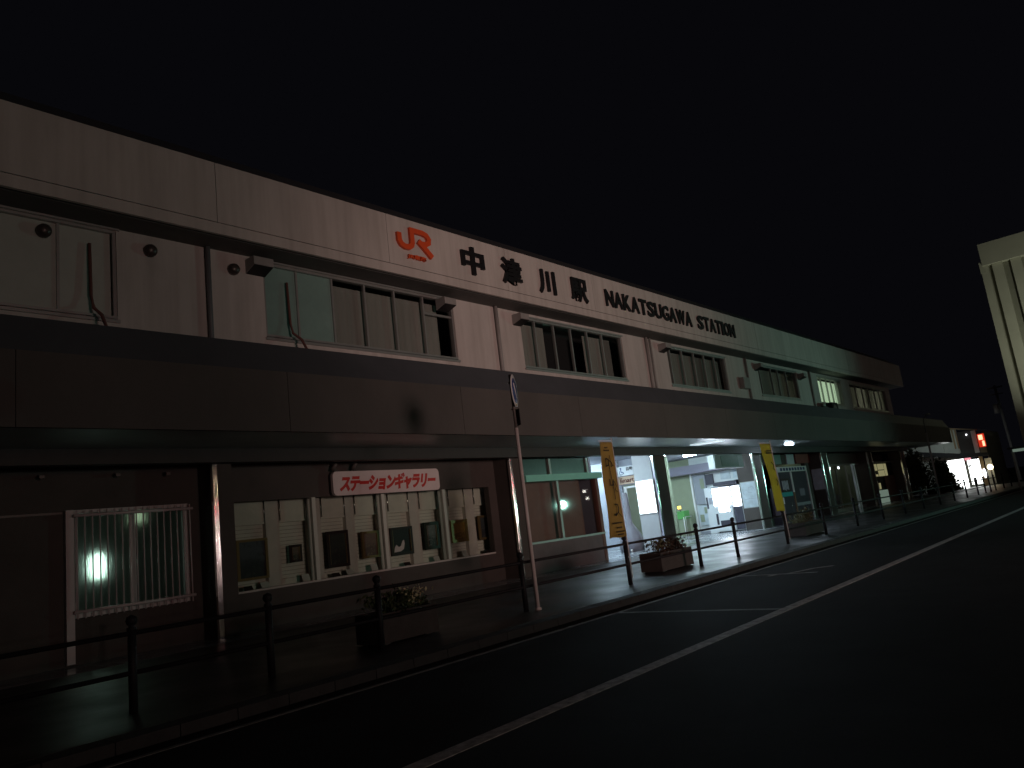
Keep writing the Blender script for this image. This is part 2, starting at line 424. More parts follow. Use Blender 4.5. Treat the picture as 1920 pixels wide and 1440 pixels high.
# canopy
pan = MB(); cj = [-8, -1.05, 3.5, 8.0, 12.68, 17.42, 22.2, 26.9, 31.5, 36.1, 40.7, 45.3, 49.9, 54.5, 59.1, 65.8]
for a, b in zip(cj[:-1], cj[1:]): pan.box(a + .005, b - .005, 12.26, 12.34, 3.85, 5.0)
obj('canopy_fascia', pan, 'canopy_brown', ST)
obj('canopy_end', box(65.72, 65.8, 12.35, 20, 3.85, 5.0), 'canopy_brown', ST)
obj('canopy_backing', box(-8, 65.7, 12.34, 12.4, 3.9, 4.98), 'beam_dark', ST)
obj('canopy_coping', MB().prism([(12.30, 5.002), (12.62, 5.63), (12.80, 5.63), (12.80, 5.002)], 'x', -8, 65.78), 'coping_slate', ST)
obj('canopy_roof', box(-8, 65.7, 12.80, 20, 5.3, 5.42), 'roof_slate', ST)
obj('canopy_soffit', box(-8, 65.7, 12.40, 14.35, 3.86, 3.92), 'soffit_metal', ST)
obj('beam', box(-8, 61, 14.35, 14.62, 3.58, 4.1), 'beam_dark', ST)
obj('ground_ceiling', box(-8, 65.7, 14.62, 24, 3.86, 3.94), 'interior_grey', ST)
# columns (front-left corner x, width)
for (cx, cw) in ((7.65, .45), (16.84, .45), (25.05, .92), (34.05, 1.0), (43.3, 1.0), (51.85, 1.0), (59.85, 1.0)):
    c = obj('column', box(cx + .03, cx + cw - .03, 14.62, 15.5, .12, 3.86), 'wall_brown', ST, at=(cx, 14.6, .12))
    def reeded(xa):   # polished trim: shallow fluted strip on the corner
        t = MB(); n_f = 8; wv = .10 / n_f; a0, a1 = R(-44), R(10); rr = wv / (math.sin(a1) - math.sin(a0))
        for i in range(n_f):
            col = []
            for j in range(7):
                an = a0 + (a1 - a0) * j / 6
                X_ = xa + i * wv + rr * (math.sin(an) - math.sin(a0)); Y_ = 14.613 - rr * (math.cos(an) - math.cos(a0))
                col.append((t.bm.verts.new((X_, Y_, .125)), t.bm.verts.new((X_, Y_, 3.57))))
            for j in range(6):
                f_ = t.bm.faces.new((col[j][0], col[j + 1][0], col[j + 1][1], col[j][1])); f_.smooth = True
        t.box(xa, xa + .10, 14.617, 14.70, .125, 3.57)
        return t
    obj('corner_trim', reeded(cx), 'steel', c)
    if cx > 26: obj('corner_trim', reeded(cx + cw - .10), 'steel', c)
# ground floor walls
GW = (5.30, 7.36, .98, 2.82)
GA = (8.46, 16.55, .93, 2.84)
obj('ground_wall', wall_with_holes(MB(), -8, 17.3, .12, 3.86, 15.3, 15.5, [GW, GA]), 'wall_brown', ST)
obj('wall_ledge', MB().box(-8, 5.1, 15.27, 15.3, 2.80, 2.84), 'alu_dark', ST)
# grille window
f = MB(); a, b, c, d = GW
f.box(a - .04, a + .03, 15.22, 15.36, c - .05, d + .04); f.box(b - .03, b + .04, 15.22, 15.36, c - .05, d + .04)
f.box(a + .03, b - .03, 15.22, 15.36, c - .05, c + .02); f.box(a + .03, b - .03, 15.22, 15.36, d - .02, d + .04)
win = obj('grille_window', f, 'grille_paint', ST)
obj('mullion', box((a + b) / 2 - .045, (a + b) / 2 + .045, 15.27, 15.34, c + .02, d - .02), 'grille_paint', win)
obj('pane', box(a + .03, (a + b) / 2 - .045, 15.30, 15.312, c + .02, d - .02), 'rippled_glass', win)
obj('pane', box((a + b) / 2 + .045, b - .03, 15.30, 15.312, c + .02, d - .02), 'rippled_glass', win)
g = MB()
for zz in (c + .06, d - .07):
    g.tube([(a - .08, 15.10, zz), (b + .08, 15.10, zz)], .03, 8)
for i in range(17):
    xx = a - .02 + (b - a + .04) * i / 16
    g.tube([(xx, 15.10, c - .06), (xx, 15.10, d + .02)], .013, 6)
for xx in (a - .03, b + .03):
    for zz in (c + .06, d - .07): g.tube([(xx, 15.10, zz), (xx, 15.25, zz)], .02, 6)
obj('grille', g, 'grille_paint', ST)
obj('duct', MB().box(5.12, 5.255, 15.17, 15.30, .16, 2.86), 'grille_paint', ST)
obj('back_room', MB().box(2.5, 7.9, 17.2, 17.3, .12, 3.8).box(7.9, 7.95, 15.5, 17.3, .12, 3.8).box(2.45, 2.5, 15.5, 17.3, .12, 3.8), 'room_green', ST)
obj('room_lamp_and_glint', MB().lathe((5.95, 16.0, 1.82), [(.02, -.24), (.11, -.2), (.15, 0), (.11, .2), (.02, .24)], 20), 'lit_frost', ST)
obj('room_lamp_and_glint', MB().box(6.62, 6.86, 16.0, 16.05, 2.60, 2.84), 'lit_green_window', ST)  # glowing box standing in for a reflection in the pane
for xx in (4.72, 6.02, 6.98):
    obj('wall_fitting', MB().tube([(xx, 15.3, 3.50), (xx, 15.14, 3.47)], .03, 8).box(xx - .04, xx + .04, 15.1, 15.17, 3.45, 3.50), 'alu_dark', ST)
# gallery display case
a, b, c, d = GA
obj('display_back', box(8.1, 17.4, 15.86, 15.9, c - .03, d + .1), 'gallery_back', ST)
obj('display_floor', box(8.1, 17.4, 15.5, 15.86, c - .05, c - .004), 'gallery_floor', ST)
obj('display_sill', box(a, b, 15.29, 15.5, c - .03, c + .012), 'gallery_floor', ST)
for (x0, x1) in ((9.44, 9.78), (10.55, 10.92), (11.66, 11.92), (12.66, 13.0), (13.76, 14.10), (14.86, 15.22), (15.91, 16.27), (17.0, 17.3)):
    obj('display_pilaster', box(x0, x1, 15.72, 15.86, c, d + .05), 'gallery_pilaster', ST)
vl = MB(); sl = MB(); tb = []
for (x0, x1) in ((8.5, 9.42), (9.80, 10.53), (10.94, 11.64), (11.94, 12.64), (13.02, 13.74), (14.12, 14.84), (15.24, 15.89), (16.29, 16.98)):
    vl.box(x0, x1, 15.74, 15.80, 2.34, d + .05)
    z = 1.06
    while z < 2.3: sl.box(x0, x1, 15.852, 15.857, z, z + .006); z += .085
    for xx in (x0 + .01, x1 - .01): obj('chrome_tube', MB().tube([(xx, 15.715, 2.385), (xx, 15.715, d + .04)], .018, 12), 'steel', ST)
obj('display_valance', vl, 'gallery_back', ST); obj('slat_lines', sl, 'dark_wood', ST)
for xx in (10.42, 12.50, 14.66):
    obj('display_mullion', box(xx, xx + .10, 15.30, 15.40, c + .012, d), 'gallery_mullion', ST)
for x0, x1 in ((a, 10.42), (10.52, 12.50), (12.60, 14.66), (14.76, b)):
    obj('display_pane', box(x0, x1, 15.345, 15.353, c + .012, d), 'pane', ST)
# waiting room window right of the second column
sx0, sx1 = 17.45, 21.35
obj('waiting_room_wall', box(17.29, 21.45, 14.82, 14.98, .12, 1.0), 'wall_grey', ST)
obj('waiting_room_sill', box(17.29, 21.5, 14.74, 14.98, 1.0, 1.06), 'alu', ST)
obj('lintel', box(17.5, 21.52, 14.60, 14.98, 2.86, 3.06), 'lintel_green', ST)
obj('corner_post', box(21.36, 21.52, 14.80, 15.0, .12, 2.86), 'frame_brown', ST)
obj('window_mullion', box(19.25, 19.35, 14.84, 14.94, 1.06, 2.86), 'alu', ST)
obj('window_mullion', box(18.98, 19.08, 14.84, 14.94, 3.06, 3.58), 'alu', ST)
obj('window_mullion', box(21.02, 21.12, 14.84, 14.94, 3.06, 3.58), 'alu', ST)
obj('window_pane', box(17.3, 19.25, 14.88, 14.888, 1.06, 2.86), 'pane', ST)
obj('window_pane', box(19.35, 21.36, 14.88, 14.888, 1.06, 2.86), 'pane', ST)
obj('transom_pane', box(17.3, 21.1, 14.9, 14.91, 3.06, 3.58), 'glass_green', ST)
obj('window_blind', MB().box(17.3, 19.62, 15.2, 15.22, 1.0, 2.95).box(19.66, 20.95, 15.2, 15.22, 1.0, 2.95), 'curtain_brown', ST)
obj('waiting_room_back', MB().box(17.29, 21.5, 16.2, 16.3, .12, 3.86), 'room_dark', ST)
obj('waiting_room_side', MB().box(21.38, 21.5, 15.0, 20, .12, 3.86), 'interior_lilac', ST)
# ticket hall
obj('hall_back_wall', box(21.5, 34.6, 22.5, 22.6, .12, 3.86), 'interior_white', ST)
obj('hall_side_wall', MB().box(34.62, 34.7, 15.5, 18.2, .12, 3.86), 'interior_white', ST)
obj('gate_wall', MB().box(34.66, 34.76, 18.2, 22.5, .12, 3.86), 'interior_sage', ST)
obj('hall_header', MB().box(33.9, 34.6, 15.6, 22.4, 3.08, 3.5).box(33.86, 33.9, 15.6, 22.4, 3.10, 3.16).box(33.86, 33.9, 15.6, 22.4, 3.32, 3.36), 'interior_lilac', ST)
obj('door_frame', MB().box(34.5, 34.62, 18.12, 18.22, .12, 3.08), 'white_paint', ST)
obj('notice_board', MB().box(34.52, 34.6, 17.42, 18.05, 1.55, 3.0), 'interior_grey', ST)
obj('notice_board', MB().box(34.50, 34.6, 17.45, 18.0, .55, 1.5), 'poster_paper', ST)
obj('ticket_window', MB().box(34.5, 34.6, 16.98, 17.38, 2.45, 2.95), 'machine_dark', ST)
obj('wall_poster', MB().box(34.59, 34.615, 15.62, 15.95, 2.62, 3.02).box(34.59, 34.615, 16.1, 16.6, 2.62, 3.0), 'poster_paper', ST)
obj('notice_sheet', MB().box(34.48, 34.5, 17.5, 17.68, 1.1, 1.4).box(34.48, 34.5, 17.75, 17.95, .7, 1.05).box(34.505, 34.52, 17.5, 17.7, 2.3, 2.8), 'interior_sage', ST)
obj('skirting', MB().box(34.56, 34.62, 15.5, 18.1, .123, .25).box(27.97, 28.0, 18.05, 20.5, .123, .25), 'interior_grey', ST)
# kiosk inside the hall
obj('kiosk_wall', MB().box(28.0, 28.1, 18.05, 20.5, .12, 3.86).box(28.0, 28.1, 16.95, 17.15, .12, 3.86).box(28.0, 28.1, 17.15, 18.05, 2.76, 3.86), 'interior_grey', ST)
obj('kiosk_door', MB().box(28.02, 28.06, 17.15, 17.25, .12, 2.7).box(28.02, 28.06, 17.86, 18.0, .12, 2.7).box(28.02, 28.06, 17.25, 17.86, 2.62, 2.7), 'white_paint', ST)
obj('kiosk_back', MB().box(29.6, 29.7, 16.6, 19.5, .12, 3.8), 'interior_sage', ST)
obj('kiosk_shelf', MB().box(29.2, 29.6, 17.2, 17.9, .6, .66).box(29.2, 29.6, 17.2, 17.9, 1.15, 1.2).box(29.25, 29.5, 17.3, 17.45, 1.2, 1.48).box(29.25, 29.5, 17.55, 17.7, 1.2, 1.42), 'white_paint', ST)
for (x0, y0) in ((22.4, 15.9), (22.2, 14.75), (28.2, 14.75), (23.2, 18.6), (26.7, 18.9), (27.2, 20.6), (31.0, 15.2), (30.6, 20.2)):
    obj('ceiling_lamp', box(x0, x0 + .22, y0, y0 + 1.3, 3.76, 3.855), 'lit_tube', ST)
# fittings under the canopy over the entrance
obj('canopy_lamp', box(35.2, 35.7, 13.2, 13.4, 3.79, 3.858), 'lit_canopy', ST)
obj('canopy_lamp', box(26.4, 27.1, 12.6, 13.7, 3.82, 3.858), 'lit_panel', ST)
# shops to the right of the hall
Y0 = 15.3
sh = 15.3 / 14.9
obj('shop_wall', MB().box(35.05, 43.3, Y0 + .1, Y0 + .2, 3.1, 3.86).box(42.45, 43.3, Y0, Y0 + .2, .12, 3.1).box(35.05, 37.6, Y0, Y0 + .2, .12, .5), 'wall_brown', ST)
obj('transom_panel', box(37.6, 39.3, Y0 + .04, Y0 + .1, 3.1, 3.62), 'board_green', ST)
obj('transom_light', box(40.1, 41.1, Y0 + .03, Y0 + .1, 3.08, 3.64), 'poster_paper', ST)
obj('shop_header', MB().box(38.3, 42.45, Y0 - .06, Y0 + .02, 2.68, 2.95), 'white_paint', ST)
dp = MB()
dp.box(42.37, 42.47, Y0 - .06, Y0 + .02, .12, 2.68).box(40.05, 40.2, Y0 - .05, Y0 + .02, 1.6, 2.68).box(38.3, 38.36, Y0 - .05, Y0 + .02, .12, 2.68)
obj('door_frame', dp, 'white_paint', ST)
obj('door_post', box(40.07, 40.2, Y0 - .05, Y0 + .02, .12, 1.6), 'wood_post', ST)
dr = obj('shop_door', MB().box(38.36, 40.05, Y0, Y0 + .03, .16, 2.68), 'machine_dark', ST)
obj('handle', MB().tube([(39.5, Y0 - .05, .5), (39.5, Y0 - .05, 1.1)], .015, 6), 'steel', dr)
dr = obj('shop_door', MB().box(40.2, 42.37, Y0, Y0 + .03, .16, 2.68), 'machine_dark', ST)
obj('handle', MB().tube([(41.5, Y0 - .05, .4), (41.5, Y0 - .05, .9)], .015, 6), 'steel', dr)
obj('kick_rail', MB().box(40.2, 42.37, Y0 - .02, Y0, .86, 1.02), 'interior_grey', dr)
# glazed shopfront, bay five
obj('shopfront_glass', box(44.3, 51.85, Y0, Y0 + .01, .3, 2.85), 'pane', ST)
fr = MB().box(44.3, 51.85, Y0 - .05, Y0 + .05, .12, .3).box(44.3, 51.85, Y0 - .05, Y0 + .05, 2.85, 2.95)
for xx in (45.4, 47.3, 49.2, 50.6): fr.box(xx, xx + .06, Y0 - .05, Y0 + .05, .3, 2.85)
obj('shopfront_frame', fr, 'alu', ST)
obj('shop_upper_panel', box(44.3, 51.85, Y0, Y0 + .1, 2.95, 3.86), 'alu_dark', ST)
obj('shop_back_wall', MB().box(44.3, 59.8, 17.9, 18.0, .12, 3.86).box(51.85, 52.0, Y0 + .2, 17.9, .12, 3.86), 'interior_sage', ST)
sf = MB()
for i in range(4):
    sf.box(47.6 + i * .9, 48.1 + i * .9, 16.4, 16.9, .12, 1.1 + .35 * (i % 3))
    sf.box(46 + i * 1.5, 46.3 + i * 1.5, 16.9, 17.2, 1.6, 1.9 + .2 * (i % 2))
obj('shop_display', sf, 'interior_grey', ST)
for (xx, zz) in ((49.3, 2.72), (48.7, 1.88), (51.0, 2.72)): obj('shelf_light', box(xx, xx + .3, 16.3, 16.32, zz, zz + .14), 'lit_small', ST)
obj('shop_lamp', box(47, 47.2, 16.2, 17.4, 3.76, 3.85), 'lit_dim', ST)
# lit shop, bay six
wn = MB()
for (x0, x1, z0, z1) in ((53.7, 54.4, 2.55, 2.8), (54.6, 56.0, 2.35, 2.8), (56.2, 57.6, 2.4, 2.8), (56.2, 57.6, 1.95, 2.35), (57.75, 58.3, 1.95, 2.8), (54.7, 56.0, 1.95, 2.1)):
    wn.box(x0, x1, Y0 + .02, Y0 + .04, z0, z1)
obj('lit_blind', wn, 'lit_cream', ST)
obj('shop_dark_glass', box(52.85, 59.85, Y0 + .05, Y0 + .06, .12, 3.0), 'glass_green', ST)
obj('shop_counter', MB().box(53.9, 57.0, Y0 - .12, Y0 + .02, .15, 1.0), 'lit_counter', ST)  # emission stands in for the shop light on the counter
obj('price_board', MB().box(54.7, 55.9, Y0 - .02, Y0 + .02, 1.06, 1.5), 'board_pale', ST)
obj('price_lamp', MB().box(55.5, 55.85, Y0 - .05, Y0 - .025, 1.1, 1.5), 'lit_cream', ST)
obj('shop_side_door', MB().box(57.2, 59.5, Y0 - .06, Y0, .15, 1.95), 'frame_brown', ST)
obj('shop_frame', MB().box(52.85, 59.85, Y0 - .05, Y0 + .05, 2.85, 2.95).box(52.9, 52.98, Y0 - .05, Y0 + .04, .12, 2.85), 'alu', ST)
obj('door_lamp', box(53.05, 53.3, Y0 - .05, Y0 - .02, 1.5, 2.0), 'lit_small', ST)
obj('end_wall', MB().box(60.7, 60.85, 15.5, 24, .12, 3.86).box(-8, 60.8, 24, 24.1, .12, 9.7), 'wall_brown', ST)

# upper windows: a frame mesh, panes, blinds
def upper_window(rect, mull, fills, label=None, transom=None):
    a, b, c, d = rect
    f = MB()
    f.box(a, b, 14.40, 14.56, c - .05, c + .05).box(a, b, 14.42, 14.56, d - .05, d)
    f.box(a, a + .05, 14.43, 14.56, c + .05, d - .05).box(b - .06, b, 14.43, 14.56, c + .05, d - .05)
    f.box(a - .05, b + .05, 14.36, 14.41, d + .002, d + .045)
    f.box(a - .03, b + .03, 14.35, 14.40, c - .09, c - .03)
    for xx in mull: f.box(xx - .025, xx + .025, 14.46, 14.55, c + .05, d - .05)
    if transom: f.box(transom[0], transom[1], 14.47, 14.54, transom[2] - .03, transom[2] + .03)
    o = obj('window', f, 'alu', ST)
    e = [a + .05] + list(mull) + [b - .06]
    for (x0, x1, fill) in zip(e[:-1], e[1:], fills):
        if fill in ('board_pale', 'board_green'):
            obj('panel', box(x0 + .02, x1 - .02, 14.50, 14.53, c + .05, d - .05), fill, o)
        else:
            obj('pane', box(x0 + .02, x1 - .02, 14.50, 14.508, c + .05, d - .05), 'pane', o)
            if fill and fill != 'room_dark':
                g = fill.split('*'); k = float(g[1]) if len(g) > 1 else 1
                xb = x0 + (x1 - x0) * k if k > 0 else x1
                xa = x0 if k > 0 else x1 + (x1 - x0) * k
                bl = MB(); n = max(4, int((xb - xa) / .09)); zt = d - .16
                for i in range(n):   # gathered curtain: shallow vertical folds
                    u0 = xa + (xb - xa) * i / n; u1 = xa + (xb - xa) * (i + 1) / n
                    y0 = 14.62 + (.012 if i % 2 else 0); y1 = 14.62 + (0 if i % 2 else .012)
                    bl.quad((u0, y0, c), (u1, y1, c), (u1, y1, zt), (u0, y0, zt))
                obj('curtain', bl, g[0], o)
    return o
upper_window(W1, [3.83, 4.80], ['board_pale', 'board_pale', 'board_pale'])
upper_window(W2, [9.85, 10.85, 11.85, 12.83, 13.85], ['board_green', 'board_green', 'blind_light', 'blind_light', 'blind_light', 'blind_light*0.62'], transom=(13.87, 14.9, 7.62))
upper_window(W3, [18.70, 19.70, 20.65, 21.62, 22.55], ['blind_light', 'blind_light*0.6', 'room_dark', 'blind_light*-0.12', 'blind_light', 'blind_grey*0.6'])
upper_window(W4, [27.45, 28.5, 29.55, 30.5, 31.5], ['blind_grey', 'blind_light', 'blind_light', 'blind_grey', 'blind_light', 'blind_grey*0.7'])
upper_window(W5, [36.45, 37.9, 38.8, 39.9], ['room_dark', 'blind_grey', 'blind_grey', 'blind_grey*0.7', 'room_dark'])
upper_window(W6, [45.35, 46.3, 47.1, 47.95, 48.2], ['lit_green_window'] * 5 + ['blind_light'])
upper_window(W7, [51.8, 53.2, 54.6, 56, 57.2], ['blind_grey', 'blind_light', 'blind_grey', 'blind_light*0.5', 'blind_grey', 'room_dark'])
# fittings of the upper wall
for xx in (7.62, 16.72, 25.45, 34.6, 43.2):
    obj('downpipe', MB().tube([(xx, 14.33, 5.42), (xx, 14.33, 8.18)], .055, 10), 'pipe_slate' if xx < 8 else 'pipe_grey', ST)
obj('downpipe', MB().tube([(25.75, 14.34, 5.42), (25.75, 14.34, 8.18)], .04, 10), 'pipe_grey', ST)
for xx, zz in ((4.56, 7.88), (6.43, 7.85), (8.21, 7.79)):
    Mx = Matrix.Rotation(R(90), 4, 'X')
    o = obj('vent_cap', MB().lathe((xx, 14.4 if xx > 5.9 else 14.49, zz), [(.125, 0), (.125, .05), (.13, .07), (.115, .12), (.07, .155), (.02, .17)], 20, Mx), 'cap_brown', ST)
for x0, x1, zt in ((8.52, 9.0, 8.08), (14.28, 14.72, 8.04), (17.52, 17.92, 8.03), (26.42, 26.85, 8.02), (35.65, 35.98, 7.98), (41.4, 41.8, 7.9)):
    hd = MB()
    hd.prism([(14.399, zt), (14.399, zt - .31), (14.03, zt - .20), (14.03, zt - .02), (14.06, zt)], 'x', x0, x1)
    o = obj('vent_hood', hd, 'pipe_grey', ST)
    obj('hood_shade', MB().prism([(14.385, zt - .311), (14.385, zt - .325), (14.035, zt - .220), (14.035, zt - .206)], 'x', x0 + .015, x1 - .015), 'black_letter', o)  # black sheet in place of the shade under the hood
for xx, zt in ((5.33, 7.8), (9.57, 7.74)):
    obj('cable_pipe', MB().tube([(xx, 14.44, zt), (xx, 14.40, 6.75), (xx + .02, 14.34, 6.5), (xx + .07, 14.1, 6.3), (xx + .08, 13.95, 6.05), (xx + .08, 13.95, 5.43)], .032, 8), 'pipe_rust', ST)
obj('wall_box', box(33.6, 34.3, 14.15, 14.40, 6.62, 7.15, bev=.02), 'pipe_grey', ST)

# ------------------------------------------------------------------ signs on the fascia
kz = thing('kanji_name_sign', 'four black kanji letters spelling the station name on the pale fascia', 'sign', (17.5, 13.57, 9.05))
for ch, x0, x1, z0, z1 in (('中', 14.61, 15.53, 8.63, 9.46), ('津', 16.27, 17.19, 8.62, 9.46), ('川', 18.02, 18.86, 8.60, 9.40), ('駅', 19.70, 20.62, 8.60, 9.42)):
    obj('letter', fit_text(ch, x0, x1, z0, z1, 13.505, .075, .028), 'black_letter', kz)
lt = thing('latin_name_sign', 'black capital letters reading NAKATSUGAWA STATION on the pale fascia', 'sign', (27, 13.57, 9.0))
def word(body, x0, x1, z0, z1):
    wd = {'I': .45, 'W': 1.32, 'M': 1.2}; tot = sum(wd.get(c, 1) for c in body); x = x0
    for c in body:
        wv = wd.get(c, 1) * (x1 - x0) / tot
        p = .06 if c == 'A' or c == 'W' else .10
        if c == 'I': p = .25
        obj('letter', fit_text(c, x + wv * p * .5, x + wv * (1 - p * .5), z0, z1, 13.515, .065, .026), 'black_letter', lt); x += wv
word('NAKATSUGAWA', 21.70, 28.05, 8.71, 9.32); word('STATION', 28.52, 32.15, 8.70, 9.31)
jr = thing('railway_logo_sign', 'orange red letters JR with small red lettering below on the fascia', 'logo sign', (12.9, 13.57, 9.05))
lg = MB()
stroke(lg, [(12.36, 9.30), (12.36, 9.10), (12.42, 9.00), (12.54, 8.95), (12.68, 8.96), (12.77, 9.02), (12.80, 9.12), (12.80, 9.52)], .145, 13.50, .075)
obj('letter', lg, 'logo_red', jr)
lg = MB()
stroke(lg, [(12.874, 9.45), (13.18, 9.45), (13.33, 9.41), (13.40, 9.32), (13.38, 9.21), (13.28, 9.15), (13.10, 9.13)], .14, 13.502, .073)
stroke(lg, [(13.02, 9.20), (13.20, 9.06), (13.47, 8.82)], .15, 13.5025, .072)
obj('letter', lg, 'logo_red', jr)
obj('letter', fit_text('JR東海', 12.60, 13.24, 8.64, 8.78, 13.51, .06, .03), 'logo_red', jr)
# gallery name board
gs = thing('gallery_name_board', 'white board with rounded corners and red katakana letters above the display window', 'sign', (12.7, 15.2, 3.1))
def rrect(x0, x1, z0, z1, r, n=6):
    P = []
    for (cx, cz, a0) in ((x1 - r, z1 - r, 0), (x0 + r, z1 - r, 90), (x0 + r, z0 + r, 180), (x1 - r, z0 + r, 270)):
        for i in range(n + 1): P.append((cx + r * math.cos(R(a0 + 90 * i / n)), cz + r * math.sin(R(a0 + 90 * i / n))))
    return P
obj('board', MB().prism(rrect(10.93, 14.42, 2.83, 3.41, .11), 'y', 15.12, 15.20), 'sign_face', gs)
obj('edge_band', MB().prism(rrect(10.92, 14.43, 2.82, 3.42, .115), 'y', 15.20, 15.27), 'beam_dark', gs)
obj('lettering', fit_text('ステーションギャラリー', 11.14, 14.27, 2.90, 3.33, 15.108, .011, .055, shear=.10, spacing=.84), 'sign_red', gs)
for xx, lab in ((10.99, 'small dark spotlight on an arm above the left end of the white board'), (11.58, 'small dark spotlight on an arm above the white board, right of its twin')):
    sp = thing('spotlight', lab, 'spotlight', (xx, 15.3, 3.55), 'spotlights above the gallery board')
    obj('arm', MB().tube([(xx, 15.30, 3.56), (xx, 15.08, 3.58)], .014, 8), 'alu_dark', sp)
    obj('lamp_head', MB().tube([(xx, 15.02, 3.58), (xx, 15.12, 3.53), (xx, 15.2, 3.46)], [.035, .05, .065], 12), 'alu_dark', sp)
# ------------------------------------------------------------------ paintings in the gallery
painting_mat('p1', (.07, .08, .09), (.018, .02, .022), (.04, .04, .045))
painting_mat('p2', (.14, .10, .07), (.05, .04, .03), (.20, .15, .10))
painting_mat('p3', (.028, .035, .028), (.018, .02, .018), (.045, .05, .035))
painting_mat('p4', (.17, .10, .08), (.10, .055, .045), (.20, .14, .09))
painting_mat('p5', (.016, .013, .012), (.010, .008, .008), (.02, .015, .013))
painting_mat('p6', (.12, .13, .12), (.03, .04, .035), (.20, .20, .19), 5)
painting_mat('p7', (.22, .12, .03), (.13, .07, .02), (.30, .17, .04))
painting_mat('p8', (.05, .055, .06), (.03, .03, .035), (.07, .07, .075))
PT = [(8.66, 9.42, 1.14, 2.03, 'gold', .055, 'p1', 'large gilt framed dark landscape painting at the left end of the display window'),
      (9.98, 10.30, 1.40, 1.80, 'dark_wood', .055, 'p2', 'smallest painting, in a dark frame, second from the left in the display window'),
      (11.0, 11.64, 1.15, 2.02, 'dark_wood', .075, 'p3', 'tall black framed nearly black painting with thin gold inner edges'),
      (12.05, 12.60, 1.26, 1.93, 'gold', .06, 'p4', 'gilt framed reddish brown painting left of the middle mullion'),
      (12.98, 13.74, 1.22, 1.95, 'dark_wood', .07, 'p5', 'wide black framed dark painting with a white shape low in it'),
      (14.17, 14.72, 1.26, 2.0, 'dark_green_wood', .09, 'p6', 'dark green framed painting of pale flecks, right of the wide dark painting'),
      (15.2, 15.86, 1.35, 1.98, 'gold', .08, 'p7', 'gilt framed painting in orange and ochre'),
      (16.33, 16.90, 1.33, 2.04, 'gold', .07, 'p8', 'gilt framed grey painting at the right end of the display window')]
for i, (x0, x1, z0, z1, fm, fw, pm, lab) in enumerate(PT):
    p = thing('framed_painting', lab, 'painting', ((x0 + x1) / 2, 15.70, z0), 'paintings in the gallery window')
    f = MB(); yf = 15.645
    f.box(x0, x1, yf, yf + .055, z0, z0 + fw).box(x0, x1, yf, yf + .055, z1 - fw, z1)
    f.box(x0, x0 + fw, yf, yf + .055, z0 + fw, z1 - fw).box(x1 - fw, x1, yf, yf + .055, z0 + fw, z1 - fw)
    obj('frame', f, fm, p)
    li = MB(); q = .012
    for xx in (x0 + fw, x1 - fw - q): li.box(xx, xx + q, yf + .003, yf + .045, z0 + fw, z1 - fw)
    obj('frame_lip', li, 'gold', p)
    obj('canvas', box(x0 + fw + q, x1 - fw - q, yf + .03, yf + .05, z0 + fw, z1 - fw), pm, p)
    if i == 4:
        bx = x0 + .1; bz = z0 + .09
        poly = [(bx, bz), (bx + .03, bz + .13), (bx + .09, bz + .19), (bx + .17, bz + .12), (bx + .24, bz + .15), (bx + .30, bz + .27), (bx + .36, bz + .30), (bx + .37, bz + .2), (bx + .33, bz + .06), (bx + .22, bz + .01)]
        obj('white_figure', MB().prism(poly, 'y', yf + .024, yf + .029), 'sign_face', p)
for i, xx in enumerate((8.75, 9.15, 10.2, 11.05, 11.45, 12.2, 13.3, 14.35, 15.45, 16.4)):
    lab = ('caption card standing on the display floor below the paintings')
    hh = .10 + .04 * (i % 3)
    o = obj('caption_card', MB().prism([(15.52, c + 0), (15.60, c + hh), (15.61, c + hh), (15.56, c + 0)], 'x', xx, xx + .2), 'gallery_mullion' if i % 3 else 'dark_wood')
    for v in o.data.vertices: v.co.z += .926 - c
    tag(o, ['small pale caption card propped on the display floor below the paintings', 'small dark caption block on the display floor below the paintings'][0 if i % 3 else 1], 'card', 'caption cards in the gallery window' if i % 3 else 'dark caption blocks in the gallery window')

# ------------------------------------------------------------------ hall contents
def poster(name, lab, cat, x, y0, y1, z0, z1, mface, rim='alu', lit=False):
    t = thing(name, lab, cat, (x, (y0 + y1) / 2, z0))
    obj('frame', MB().box(x - .04, x, y0, y1, z0, z1), rim, t)
    obj('poster_sheet' if not lit else 'lit_face', MB().box(x - .05, x - .042, y0 + .03, y1 - .03, z0 + .03, z1 - .03), mface, t)
    return t
obj('column_cladding', box(25.02, 25.075, 14.72, 15.52, .125, 3.78), 'cladding', ST)
poster('lit_advert_box', 'blank white backlit advertising box on the side of the round brown entrance column', 'light box', 25.02, 14.70, 15.50, 1.45, 2.73, 'lit_poster', 'alu', True)
mp = poster('route_map_board', 'pale blue grey map board on the side of the column right of the hall', 'map board', 34.08, 14.68, 15.44, 1.12, 2.34, 'poster_paper')
ln = MB()
stroke(ln, [(14.8, 1.5), (15.0, 1.56), (15.3, 1.52)], .012, 34.022, .006, 'x'); stroke(ln, [(14.75, 1.9), (14.85, 2.1), (15.05, 2.05), (15.1, 1.85), (14.9, 1.8)], .012, 34.022, .006, 'x'); stroke(ln, [(15.15, 1.95), (15.35, 2.0), (15.3, 1.75)], .012, 34.022, .006, 'x')
obj('map_lines', ln, 'interior_grey', mp)
poster('display_board', 'silver grey poster board on the side of the column right of the dark shop doors', 'poster board', 43.33, 14.68, 15.46, 1.55, 2.72, 'poster_silver')
